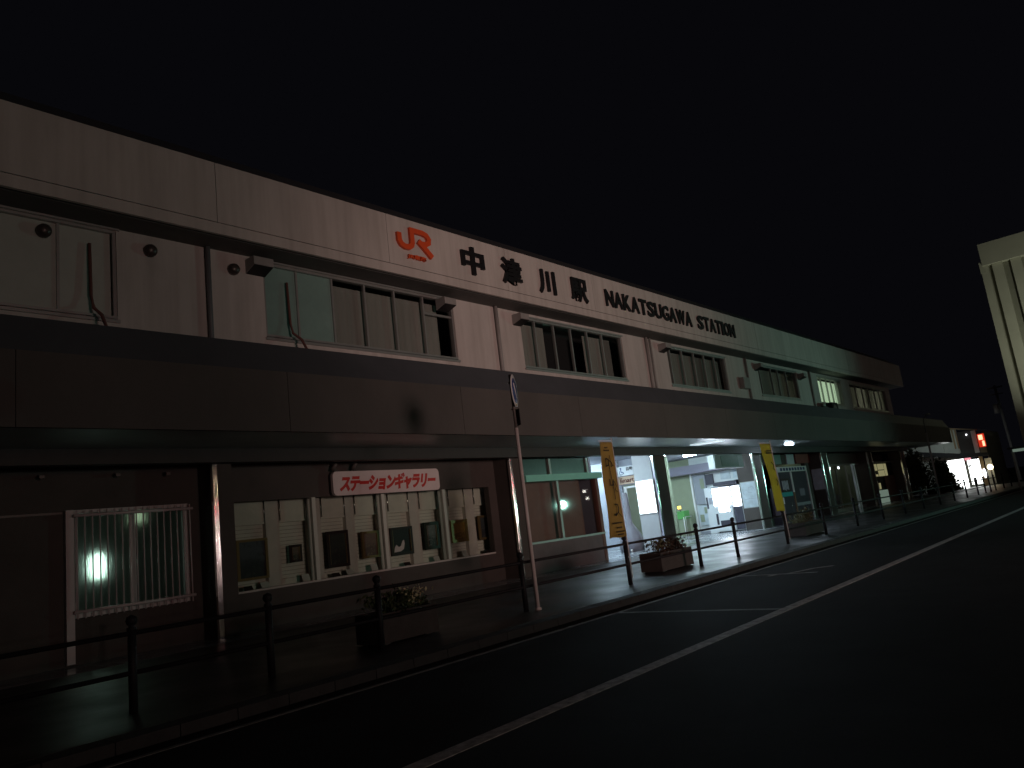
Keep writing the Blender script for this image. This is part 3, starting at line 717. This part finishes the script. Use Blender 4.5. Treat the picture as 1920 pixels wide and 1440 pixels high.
def vending(lab, y0, y1, variant):
    v = thing('vending_machine', lab, 'vending machine', (34.3, (y0 + y1) / 2, .123), 'vending machines in the hall')
    X = 34.1
    obj('cabinet', box(X + .03, X + .55, y0, y1, .16, 2.26, bev=.02), 'machine_white', v)
    obj('display_window', box(X - .005, X + .03, y0 + .05, y1 - .05, 1.28 if variant else 1.38, 2.2), 'lit_vending', v)
    obj('front_panel', box(X, X + .03, y0 + .02, y1 - .02, .2, 1.27 if variant else 1.37), 'machine_white' if not variant else 'machine_dark', v)
    obj('dispensing_slot', box(X - .012, X, y0 + .14, y1 - .25, .45, .68), 'machine_dark', v)
    cs = MB().box(X - .014, X, y1 - .17, y1 - .06, .5, 1.02)
    obj('coin_panel', cs, 'machine_dark', v)
    if not variant: obj('lit_buttons', box(X - .006, X, y0 + .16, y1 - .26, 1.08, 1.36), 'lit_vending', v)
    obj('foot', box(X + .08, X + .5, y0 + .05, y1 - .05, .123, .16), 'rubber_dark', v)
vending('white vending machine with a glowing front, nearer the ticket machines', 16.02, 16.98, 0)
vending('glowing vending machine with a dark lower front, nearer the map board', 15.52, 15.98, 1)
obj('machine_canopy', MB().box(33.95, 34.6, 15.55, 16.75, 2.32, 2.5), 'machine_dark', ST)
tm = thing('ticket_machine', 'white ticket machine cabinet beside the glowing vending machine', 'ticket machine', (34.3, 17.2, .123))
obj('cabinet', box(34.2, 34.6, 17.0, 17.40, .123, 2.3, bev=.015), 'machine_white', tm)
obj('slot_panel', box(34.185, 34.2, 17.27, 17.36, 1.3, 1.85), 'machine_dark', tm)
obj('screen', box(34.185, 34.2, 17.04, 17.22, 1.5, 1.8), 'interior_grey', tm)
tg = thing('ticket_gate', 'green ticket gate with a small yellow display beyond the entrance column', 'ticket gate', (33.6, 18.6, .123))
obj('gate_body', box(33.7, 34.3, 18.42, 18.78, .95, 1.35, bev=.03), 'gate_green', tg)
obj('gate_base', MB().box(33.75, 34.25, 18.45, 18.75, .123, .95), 'interior_sage', tg)
obj('display', box(33.6, 33.68, 18.5, 18.64, 1.46, 1.6), 'lit_yellow', tg)
obj('display_post', MB().tube([(33.68, 18.57, 1.33), (33.68, 18.57, 1.5)], .02, 8), 'rubber_dark', tg)
obj('barrier_rail', MB().tube([(33.6, 18.95, .13), (33.6, 18.95, 1.25), (34.2, 18.95, 1.25)], .025, 8).tube([(33.6, 18.3, .13), (33.6, 18.3, 1.05), (34.2, 18.3, 1.05)], .025, 8).tube([(33.6, 18.4, .13), (33.6, 18.4, 1.05)], .02, 8), 'white_paint', tg)
# kiosk signs
ks = thing('kiosk_sign', 'tan sign board with brown lettering ending in mart over the kiosk door', 'sign', (27.98, 17.7, 2.9))
obj('board', box(27.94, 27.99, 17.28, 18.2, 2.80, 3.13), 'tan', ks)
obj('lettering', fit_text('llmart', -18.05, -17.36, 2.86, 3.08, 27.93, .01, .02, axis='x'), 'letter_brown', ks)
ks = thing('toilet_sign', 'white sign with blue wheelchair symbol hanging above the tan kiosk sign', 'sign', (27.9, 17.6, 3.2))
obj('board', box(27.86, 27.9, 17.0, 18.12, 3.16, 3.56), 'machine_white', ks)
wc = MB(); yy = 27.85
def xs(p): return [(a_, b_) for a_, b_ in p]
wc.prism([(17.90 + .04 * math.cos(R(t_)), 3.48 + .04 * math.sin(R(t_))) for t_ in range(0, 360, 30)], 'x', yy, yy + .008)
stroke(wc, [(17.90, 3.44), (17.89, 3.32), (17.80, 3.32), (17.76, 3.23)], .035, yy, .008, 'x')
stroke(wc, [(17.96, 3.38), (17.99, 3.30), (17.95, 3.22), (17.87, 3.21), (17.82, 3.26)], .025, yy, .008, 'x')
obj('wheelchair_symbol', wc, 'navy', ks)
obj('lettering', fit_text('自動', -17.62, -17.30, 3.36, 3.52, yy, .008, .02, axis='x'), 'black_letter', ks)
obj('hanger', MB().tube([(27.88, 18.0, 3.56), (27.88, 18.0, 3.86)], .015, 6).tube([(27.88, 17.2, 3.56), (27.88, 17.2, 3.86)], .015, 6), 'alu_dark', ks)
obj('kiosk_post', box(27.7, 27.85, 18.2, 18.36, .123, 3.86), 'beam_dark', ST)
# draped rack beside the kiosk
rk = thing('covered_rack', 'merchandise rack under a grey cloth beside the kiosk door', 'covered rack', (25.1, 16.12, .123))
d_ = MB(); n = 22
prof = [(.56, .123), (.56, .45), (.50, .72), (.32, .98), (.17, 1.2), (.145, 1.9), (.13, 2.28), (.08, 2.36)]
rings = []
for (r_, z_) in prof:
    rings.append([d_.bm.verts.new((25.1 + (r_ * (1 + .10 * math.sin(k_ * 5 * 2 * PI / n) * (1 if z_ < 1.6 else .3))) * math.cos(2 * PI * k_ / n) * .75, 16.12 + r_ * .85 * (1 + .08 * math.cos(k_ * 7 * 2 * PI / n)) * math.sin(2 * PI * k_ / n), z_)) for k_ in range(n)])
for i in range(len(rings) - 1):
    for k_ in range(n):
        f_ = d_.bm.faces.new((rings[i][k_], rings[i][(k_ + 1) % n], rings[i + 1][(k_ + 1) % n], rings[i + 1][k_])); f_.smooth = True
d_.bm.faces.new(rings[-1]); d_.bm.faces.new(list(reversed(rings[0])))
obj('cloth', d_, 'tarp', rk)
obj('wheel', MB().lathe((24.72, 15.9, .18), [(.05, -.02), (.055, 0), (.05, .02)], 12, Matrix.Rotation(R(90), 4, 'X')), 'white_paint', rk)
# green sign board in the beam opening
gb = thing('green_header_sign', 'long green sign board hung under the beam over the hall entrance', 'sign', (31.4, 14.75, 3.0))
obj('casing', box(30.1, 32.95, 14.62, 14.9, 2.98, 3.575), 'interior_white', gb)
obj('sign_face', box(30.14, 32.93, 14.585, 14.618, 3.0, 3.57), 'board_green', gb)
obj('green_field', box(30.7, 32.4, 14.57, 14.583, 3.05, 3.52), 'board_deep_green', gb)
# shop signs
o = obj('shop_sign', box(41.2, 43.3, Y0 - .04, Y0 + .03, 3.1, 3.64), 'red_board'); tag(o, 'dark red sign board above the shop doors under the canopy', 'sign')
hs = MB()
for i in range(9):
    x_ = 38.7 + i * .40; hs.box(x_, x_ + .24, Y0 - .075, Y0 - .062, 2.74, 2.89)
obj('header_lettering', hs, 'navy', ST)
ps = thing('shop_poster', 'poster with pale figures above a teal band on the left shop door', 'poster', (39.1, Y0 - .01, 1.4))
obj('sheet', box(38.62, 39.75, Y0 - .014, Y0 - .002, 1.66, 2.35), 'dark_wood', ps)
fg = MB()
for i in range(5): fg.prism([(38.75 + i * .17, 1.76), (38.73 + i * .17, 2.22 - .05 * (i % 2)), (38.84 + i * .17, 2.25), (38.86 + i * .17, 1.8 - .06 * (i % 3))], 'y', Y0 - .02, Y0 - .015)
obj('pale_figures', fg, 'poster_silver', ps)
obj('teal_band', box(38.45, 39.95, Y0 - .02, Y0 - .004, 1.42, 1.64), 'teal', ps)
o = obj('notice_sheet', box(41.0, 41.7, Y0 - .012, Y0 - .002, 1.36, 1.74), 'interior_lilac'); tag(o, 'pale paper notice taped on the right dark shop door', 'notice')
bx = thing('magazine_stand', 'small stand with pale boxes beside the yellow banner at the shop entrance', 'stand', (36.2, 14.5, .12))
obj('stand_frame', MB().box(36.1, 36.9, 14.55, 14.95, .12, .5).box(36.1, 36.9, 14.88, 14.95, .5, 1.9), 'machine_dark', bx)
obj('carton', box(36.15, 36.6, 14.5, 14.85, .55, 1.05), 'interior_lilac', bx)
obj('carton', box(36.35, 36.8, 14.55, 14.85, 1.08, 1.4), 'white_paint', bx)
obj('leaflet', box(36.3, 36.6, 14.84, 14.87, 1.45, 2.2), 'machine_white', bx)

# ------------------------------------------------------------------ street furniture
FY = 9.0
gf = thing('guard_fence', 'black two rail pipe fence with ball topped posts along the kerb', 'fence', (16, FY, .12))
PX = [0.2, 1.95, 3.69, 5.37, 7.13, 10.35, 13.75, 16.94, 19.0, 22.43, 25.75, 29.1, 32.4, 35.7, 39.0, 42.3, 45.6, 48.9, 52.2, 54.6, 56.4, 58.2, 61.5, 64.8]
pm = MB().tube([(0, 0, .0), (0, 0, .86)], .045, 12).lathe((0, 0, .86), [(.052, 0), (.052, .03), (.028, .045), (.05, .075), (.062, .11), (.05, .15), (.01, .17)], 14)
first = obj('post', pm, 'black_metal', gf, at=(0, 0, 0))
for i, px in enumerate(PX):
    o = first if i == 0 else first.copy()
    if i: COL.objects.link(o); o.parent = gf
    o.location = Vector((px, FY, .12)) - gf.location
for zz, nm in ((.955, 'upper_rail'), (.535, 'lower_rail')):
    obj(nm, MB().tube([(PX[0], FY, zz), (PX[-1], FY, zz)], .026, 10), 'black_metal', gf)

def leaves(mb, n, cx, cy, cz, rx, ry, rz, size, seed, lower=0.0):
    rnd = random.Random(seed)
    clumps = [(rnd.gauss(0, .45), rnd.gauss(0, .45), rnd.uniform(lower, .85)) for _ in range(14)]
    for i in range(n):
        k_ = clumps[i % 14]
        p = Vector((cx + rx * (k_[0] + rnd.gauss(0, .22)), cy + ry * (k_[1] + rnd.gauss(0, .22)), cz + rz * max(0, k_[2] + rnd.gauss(0, .16))))
        u = Vector((rnd.gauss(0, 1), rnd.gauss(0, 1), rnd.gauss(0, 1))).normalized(); v_ = u.orthogonal().normalized()
        v_ = (v_ * math.cos(i) + u.cross(v_) * math.sin(i)); s_ = size * rnd.uniform(.6, 1.4)
        mb.quad(p - u * s_, p - v_ * s_ * .45, p + u * s_, p + v_ * s_ * .45)
    return mb
def planter(x0, x1, y0, y1, lab, gl, leafm, ph, seed, flower=None):
    t = thing('planter_box', lab, 'planter', ((x0 + x1) / 2, (y0 + y1) / 2, .12), 'planters behind the fence')
    w_ = .07; b_ = MB()
    b_.box(x0, x1, y0, y0 + w_, .14, .57, bev=.012).box(x0, x1, y1 - w_, y1, .14, .57, bev=.012)
    b_.box(x0, x0 + w_, y0 + w_, y1 - w_, .14, .568).box(x1 - w_, x1, y0 + w_, y1 - w_, .14, .568)
    obj('box', b_, 'planter_stone', t)
    obj('foot', MB().box(x0 + .1, x0 + .25, y0 + .05, y1 - .05, .12, .15).box(x1 - .25, x1 - .1, y0 + .05, y1 - .05, .12, .15), 'beam_dark', t)
    obj('soil', box(x0 + w_, x1 - w_, y0 + w_, y1 - w_, .15, .52), 'soil', t)
    p = thing('potted_flowers', gl, 'plant', ((x0 + x1) / 2, (y0 + y1) / 2, .52), 'plants in the planters')
    cx, cy = (x0 + x1) / 2, (y0 + y1) / 2
    obj('foliage', leaves(MB(), 750, cx, cy, .50, (x1 - x0) * .45, (y1 - y0) * .5, ph, .045, seed), leafm, p)
    st = MB(); rnd = random.Random(seed)
    for i in range(14):
        a_ = cx + rnd.uniform(-.4, .4) * (x1 - x0); b2 = cy + rnd.uniform(-.3, .3) * (y1 - y0)
        st.tube([(a_, b2, .5), (a_ + rnd.gauss(0, .05), b2 + rnd.gauss(0, .04), .52 + ph * .8)], .006, 5)
    obj('stem', st, leafm, p)
    if flower: obj('flower', leaves(MB(), 130, cx + flower[0], cy - .08, .62, flower[1], .14, ph * .75, .034, seed + 1), flower[2], p)
planter(7.25, 8.45, 9.2, 9.75, 'grey pink stone planter box in front of the display window', 'pale cream flowers above dark leaves in the planter below the display window', 'leaf', .34, 3, (.18, .30, 'petal'))
planter(16.05, 17.6, 9.55, 10.15, 'stone planter box in front of the round entrance column', 'reddish brown low plants in the planter in front of the entrance column', 'leaf_red', .36, 5, (-.35, .22, 'leaf_pale'))
planter(25.6, 27.3, 9.6, 10.3, 'brownish planter box in front of the shop doors', 'dull green and straw coloured plants in the planter before the shop doors', 'leaf_pale', .5, 9, (.3, .4, 'leaf_red'))

# nobori banners tied to fence posts
def banner(x0t, x1t, x0b, x1b, zt, zb, y, clothm, lab, pole_t, pole_b, wav, seed):
    t = thing('yellow_banner', lab, 'banner', (pole_b[0], y, pole_b[2]), 'yellow banners on the fence')
    mb = MB(); nx, nz = 8, 26; G = []
    for j in range(nz + 1):
        v_ = j / nz; row = []
        for i in range(nx + 1):
            u_ = i / nx; xa = x0t + (x0b - x0t) * v_; xb = x1t + (x1b - x1t) * v_
            X = xa + (xb - xa) * u_ + .012 * math.sin(v_ * 9 + seed)
            row.append(mb.bm.verts.new((X, y - .03 + wav * math.sin(u_ * 4 + v_ * 5 + seed) * v_, zt + (zb - zt) * v_ + .012 * math.sin(u_ * 7) * v_)))
        G.append(row)
    for j in range(nz):
        for i in range(nx):
            f_ = mb.bm.faces.new((G[j][i], G[j][i + 1], G[j + 1][i + 1], G[j + 1][i])); f_.smooth = True
    ex = bmesh.ops.solidify(mb.bm, geom=mb.bm.faces[:], thickness=.004)
    obj('cloth', mb, clothm, t)
    obj('pole', MB().tube([pole_b, pole_t], .013, 8).tube([(x0t - .04, y - .025, zt + .02), (x1t + .03, y - .025, zt + .03)], .010, 8), 'white_paint', t)
    return t
b1 = banner(13.22, 13.68, 13.10, 13.74, 3.12, 1.12, FY - .05, 'yellow_cloth', 'ochre yellow banner with black brush writing tied to the fence before the kiosk', (13.70, FY - .07, 3.21), (13.76, FY - .07, .25), .02, 1)
yk = FY - .125
for strokes in (
    [([(13.30, 2.76), (13.29, 2.60), (13.38, 2.62), (13.40, 2.74), (13.31, 2.77)], .022), ([(13.46, 2.83), (13.47, 2.70), (13.55, 2.60)], .015), ([(13.42, 2.72), (13.52, 2.66), (13.46, 2.58), (13.56, 2.62)], .013)],
    [([(13.39, 2.68), (13.42, 2.4), (13.46, 2.05), (13.47, 1.9)], .016), ([(13.35, 2.33), (13.36, 2.2), (13.47, 2.2), (13.48, 2.32)], .022), ([(13.50, 2.28), (13.56, 2.18), (13.50, 2.1), (13.58, 2.05)], .014)],
    [([(13.42, 1.80), (13.50, 1.79), (13.53, 1.72), (13.50, 1.63), (13.42, 1.58)], .026), ([(13.42, 1.60), (13.38, 1.57)], .05), ([(13.50, 1.62), (13.62, 1.52)], .012)]):
    ik = MB()
    for s_, w_ in strokes: stroke(ik, s_, w_, yk, .004)
    obj('brush_character', ik, 'ink', b1)
for zz, x0, n_ in ((1.40, 13.22, 9), (1.30, 13.36, 5), (1.22, 13.32, 8), (1.16, 13.36, 6), (2.98, 13.32, 3), (2.92, 13.28, 5)):
    ik = MB()
    for i in range(n_): ik.box(x0 + i * .042, x0 + i * .042 + .026, yk, yk + .004, zz, zz + .03)
    obj('fine_print', ik, 'ink', b1)
b2 = banner(21.45, 22.25, 21.95, 22.42, 3.10, 1.10, FY - .05, 'yellow_cloth_green', 'lemon yellow banner tied to the fence before the shop doors', (22.28, FY - .07, 3.2), (22.46, FY - .07, .25), .04, 3)
for zz, x0, n_ in ((2.86, 21.75, 7), (2.80, 21.72, 8)):
    ik = MB()
    for i in range(n_): ik.box(x0 + i * .055, x0 + i * .055 + .034, FY - .135, FY - .13, zz, zz + .045)
    obj('fine_print', ik, 'ink', b2)
for s_ in ([(21.95, 2.55), (22.1, 2.45), (22.0, 2.35), (22.15, 2.3)], [(22.08, 2.05), (22.2, 1.95), (22.1, 1.85)]):
    obj('brush_character', stroke(MB(), s_, .03, FY - .135, .004), 'ink', b2)

# road sign
SX, SY = 10.50, 8.85
rs = thing('road_sign', 'round blue sign with pale rim on a tall pale pole at the kerb', 'road sign', (SX, SY, .12))
obj('pole', MB().tube([(SX, SY, .12), (SX, SY, 3.36)], .036, 14).tube([(SX, SY, .12), (SX, SY, .16)], .06, 14), 'pole_pink', rs)
obj('upper_pole', MB().tube([(SX, SY, 3.36), (SX, SY, 4.36)], .028, 12), 'alu_dark', rs)
ang = math.atan2(-.86, .50)
Mz = Matrix.Rotation(ang - PI / 2 + PI, 4, 'Z') @ Matrix.Rotation(R(90), 4, 'X')
nv = Vector((math.cos(ang), math.sin(ang), 0))
dc = Vector((SX, SY, 4.05)) + nv * .05
obj('sign_plate', MB().lathe(dc, [(.01, -.006), (.305, -.006), (.305, .006), (.01, .006)], 40, Mz), 'white_paint', rs)
o_ = dc + nv * .009
obj('sign_face', MB().lathe(o_, [(.01, -.0015), (.235, -.0015), (.235, .0015), (.01, .0015)], 40, Mz), 'road_sign_blue', rs)
fgr = MB(); side = Vector((-nv.y, nv.x, 0)); q0 = o_ + nv * .004
def sgn(pts, w_):
    pts = [q0 + side * a_ + Vector((0, 0, b_)) for a_, b_ in pts]; fgr.tube(pts, w_, 6)
sgn([(-.10, .13), (.10, -.13)], .012)
obj('sign_symbol', fgr, 'white_paint', rs)
obj('yellow_sticker', MB().lathe(dc + Vector((0, 0, -.268)) + nv * .0095, [(.005, -.001), (.03, -.001), (.03, .001), (.005, .001)], 14, Mz), 'road_sign_yellow', rs)
obj('bracket', MB().tube([(SX, SY, 3.70), (SX, SY, 3.72)], .05, 12).tube([(SX, SY, 4.2), (SX, SY, 4.22)], .045, 12), 'alu_dark', rs)
obj('lower_plate', MB().box(-.12, .12, -.012, .0, 3.40, 3.70, M=Matrix.Translation((SX + .045, SY - .02, 0)) @ Matrix.Rotation(R(62), 4, 'Z')), 'black_metal', rs)

# pale metal post in front of the glazed shop
po = thing('bus_stop_post', 'thin pale metal post standing on the pavement before the glazed shopfront', 'post', (40.2, 12.1, .12))
obj('pole', MB().tube([(40.0, 12.1, .12), (40.0, 12.1, 2.58)], .05, 12).tube([(40.35, 12.1, .12), (40.35, 12.1, 2.58)], .03, 10), 'white_paint', po)
obj('top_bar', box(39.93, 40.4, 12.06, 12.14, 2.58, 2.63), 'white_paint', po)
# street lamp pole at the end of the canopy
lp = thing('lamp_pole', 'thin grey lamp pole in front of the far end of the canopy', 'lamp pole', (53.9, 11.4, .12))
obj('pole', MB().tube([(53.9, 11.4, .12), (53.9, 11.4, 4.3)], .06, 12), 'pipe_grey', lp)
obj('pole_top', MB().tube([(53.9, 11.4, 4.3), (53.9, 11.4, 5.1), (53.75, 11.2, 5.35), (53.3, 10.9, 5.4)], .035, 10), 'pipe_slate', lp)
obj('lamp_head', box(52.9, 53.35, 10.8, 11.0, 5.34, 5.42, bev=.02), 'pipe_slate', lp)
# outdoor unit on the canopy roof
ac = thing('outdoor_unit', 'dark air conditioner outdoor unit on the canopy roof below the lit window', 'air conditioner', (44.6, 13.9, 5.42))
obj('casing', box(43.9, 44.9, 13.65, 14.0, 5.5, 6.30, bev=.02), 'black_metal', ac)
obj('fan_guard', MB().lathe((44.3, 13.64, 5.9), [(.26, -.01), (.28, 0), (.26, .01)], 24, Matrix.Rotation(R(90), 4, 'X')), 'alu_dark', ac)
obj('foot', MB().box(43.95, 44.05, 13.65, 14.0, 5.42, 5.5).box(44.75, 44.85, 13.65, 14.0, 5.42, 5.5), 'beam_dark', ac)
ac = thing('pipe_cover', 'small dark box on the canopy roof left of the outdoor unit', 'pipe cover', (43.4, 13.9, 5.42))
obj('box', box(42.7, 43.5, 13.75, 13.95, 5.42, 6.05, bev=.02), 'beam_dark', ac)

# ------------------------------------------------------------------ far end: house, tree, office block
HX = 80
hs = thing('corner_shop_house', 'dark two storey house with bright shop windows at the far end of the street', 'house', (HX, 15, 0))
obj('front_wall', wall_with_holes(MB(), 0, 0, 0, 0, 0, 0, []) if False else MB().box(HX, HX + .2, 15.75, 21, 0, 4.1).box(HX, HX + .2, 14.1, 14.35, 0, 3.0).box(HX, HX + .2, 14.35, 15.75, 2.72, 3.0), 'house_wall', hs)
obj('upper_wall', MB().box(HX + .3, HX + .5, 14.5, 20, 3.3, 5.5).box(HX + .3, HX + .5, 12.98, 13.35, 3.1, 5.15).box(HX + .2, HX + .3, 14.55, 16.4, 3.05, 3.75), 'house_wall', hs)
obj('corner_pipe', MB().box(HX + .18, HX + .3, 14.50, 14.62, 3.7, 5.6).box(HX + .18, HX + .3, 14.75, 14.88, 3.7, 5.6), 'house_wall_tan', hs)
obj('upper_window', MB().box(HX + .35, HX + .45, 13.35, 14.5, 3.1, 5.2), 'house_dark', hs)
obj('eave_trim', MB().prism([(12.85, 5.12), (16.5, 5.95), (16.5, 6.05), (12.85, 5.22)], 'x', HX + .1, HX + .6), 'house_wall_tan', hs)
obj('roof', MB().prism([(12.7, 5.2), (16.5, 6.1), (21, 5.2), (21, 5.0), (16.5, 5.9)], 'x', HX + .3, HX + 9), 'house_roof', hs)
obj('lower_roof', MB().prism([(12.2, 2.70), (12.2, 3.0), (14.4, 3.2), (18.0, 3.9), (18.0, 3.45), (14.4, 2.78)], 'x', HX - .7, HX + .18), 'house_roof', hs)
obj('lit_door', MB().box(HX + .05, HX + .1, 14.35, 15.75, .05, 2.72), 'lit_shop', hs)
lw = obj('lit_window', MB().box(HX + .05, HX + .1, 13.15, 14.1, .3, 2.55), 'lit_shop', hs)
bb = MB()
for yy in (13.98, 13.85, 13.66, 13.3): bb.box(HX - .02, HX + .03, yy, yy + .07, .3, 2.55)
bb.box(HX - .02, HX + .03, 13.85, 14.1, 1.95, 2.05)
obj('window_bars', bb, 'house_dark', lw)
obj('front_pillar', MB().box(HX, HX + .2, 12.85, 13.15, 0, 2.75), 'house_wall_tan', hs)
obj('base_wall', MB().box(HX - .05, HX + .1, 13.15, 14.1, 0, .3), 'house_wall', hs)
obj('side_wall', MB().box(HX, HX + .2, 12.2, 12.72, 0, 2.5), 'house_wall', hs)
obj('pink_lamp', MB().box(HX - .1, HX - .02, 13.75, 14.25, 2.58, 2.74), 'lit_pink', hs)
obj('sign_lamp', MB().prism([(12.93 + .12 * math.cos(R(t_)), 1.2 + .42 * math.sin(R(t_))) for t_ in range(0, 360, 30)], 'x', HX - .06, HX - .01), 'lit_small', hs)
obj('interior_dark', MB().box(HX + .12, HX + 8, 12.3, 12.4, 0, 5.0), 'house_dark', hs)
obj('wall_light', MB().lathe((HX + .25, 13.72, 4.86), [(.03, -.06), (.07, 0), (.03, .06)], 10), 'lit_small', hs)
o = thing('street_lantern', 'warm glowing globe lantern right of the bright shop window', 'lantern', (HX - 1, 12.3, 0))
obj('globe', MB().lathe((HX - 1, 12.25, 1.68), [(.04, -.24), (.17, -.17), (.24, 0), (.17, .17), (.04, .24)], 16), 'lit_warm', o)
obj('post', MB().tube([(HX - 1, 12.25, 0), (HX - 1, 12.25, 1.45)], .05, 8), 'house_dark', o)
ns = thing('red_shop_sign', 'glowing red sign box with two pale characters on the far house', 'sign', (HX, 12.8, 3.2))
obj('sign_box', MB().box(HX + .0, HX + .28, 12.32, 12.86, 3.55, 4.75, bev=.03), 'lit_red', ns)
gl = MB()
gl.box(HX - .03, HX - .004, 12.45, 12.78, 4.2, 4.65); 
obj('character', gl, 'lit_orange', ns)
obj('character', MB().box(HX - .03, HX - .004, 12.38, 12.56, 3.62, 4.1), 'lit_orange', ns)
obj('lower_board', MB().box(HX + .0, HX + .28, 12.36, 12.86, 3.0, 3.54), 'house_wall_tan', ns)

tr = thing('dark_tree', 'dark bushy tree against the pale wall of the far house', 'tree', (73, 16.2, 0))
obj('trunk', MB().tube([(73, 16.2, 0), (73.05, 16.2, .8), (73.1, 16.3, 1.8)], [.16, .13, .08], 10).tube([(73.02, 16.2, .8), (73.2, 15.6, 2.0)], [.08, .03], 8).tube([(73.02, 16.2, .9), (72.9, 17, 2.4)], [.08, .03], 8), 'bark', tr)
obj('crown', leaves(leaves(MB(), 3000, 73, 16.9, .25, .9, 1.3, 3.3, .17, 21), 2400, 73.4, 15.0, .1, .9, 1.0, 2.6, .17, 31), 'leaf', tr)
tr = thing('round_shrub', 'low dark shrub at the foot of the far bushy tree', 'shrub', (71, 14.3, 0))
obj('crown', leaves(MB(), 1400, 71, 14.3, .02, .6, .55, 1.7, .09, 23), 'leaf', tr)
obj('stem', MB().tube([(71, 14.4, 0), (71, 14.4, .7)], .05, 8), 'bark', tr)

OX = 90
of = thing('office_building', 'tall pale concrete office block with vertical piers at the street end', 'office block', (OX, 0, 0))
obj('top_band', MB().box(OX - .35, OX + 12, -22, 10.42, 22.05, 24.35), 'office_concrete', of)
pr = MB(); y_ = 10.66; i = 0
obj('main_wall', box(OX + .45, OX + 12, -22, 10.5, 0, 22.04), 'office_recess', of)
pi_ = MB().box(OX, OX + .46, 9.98, 10.66, 0, 22.03)
pi_.box(OX - .05, OX, 10.2, 10.72, 21.3, 22.5)
y_ = 9.62
while y_ > -22:
    pi_.box(OX + .02, OX + .46, y_ - .92, y_, 0, 22.03); y_ -= 1.62
obj('pier', pi_, 'office_concrete', of)

up = thing('utility_pole', 'faint grey utility pole with a transformer behind the far house', 'utility pole', (95, 12.3, 0))
obj('pole', MB().tube([(95, 12.3, 0), (95, 12.6, 10.2)], [.17, .12], 10), 'pipe_grey', up)
obj('crossarm', MB().box(94.9, 95.1, 11.9, 13.4, 9.9, 10.05).box(94.9, 95.1, 12.0, 13.2, 9.2, 9.3), 'pipe_grey', up)
obj('transformer', MB().lathe((94.8, 12.9, 7.7), [(.2, -.5), (.28, -.45), (.28, .45), (.2, .5)], 14), 'pipe_grey', up)

bs = thing('bus_shelter', 'dark flat roofed shelter with a lit edge at the far right of the street', 'shelter', (60, 6.5, 0))
obj('roof', box(58.5, 62, 3.0, 7.9, 2.62, 2.74), 'house_roof', bs)
obj('lit_edge', box(58.42, 58.49, 3.0, 7.62, 2.42, 2.60), 'lit_counter', bs)
for yy in (7.7, 3.2): obj('post', MB().tube([(58.7, yy, 0), (58.7, yy, 2.62)], .05, 8), 'pipe_grey', bs)
obj('bench', MB().box(59.5, 61, 6.9, 7.5, .42, .5).box(59.55, 59.65, 6.95, 7.45, 0, .42).box(60.85, 60.95, 6.95, 7.45, 0, .42), 'pipe_grey', bs)
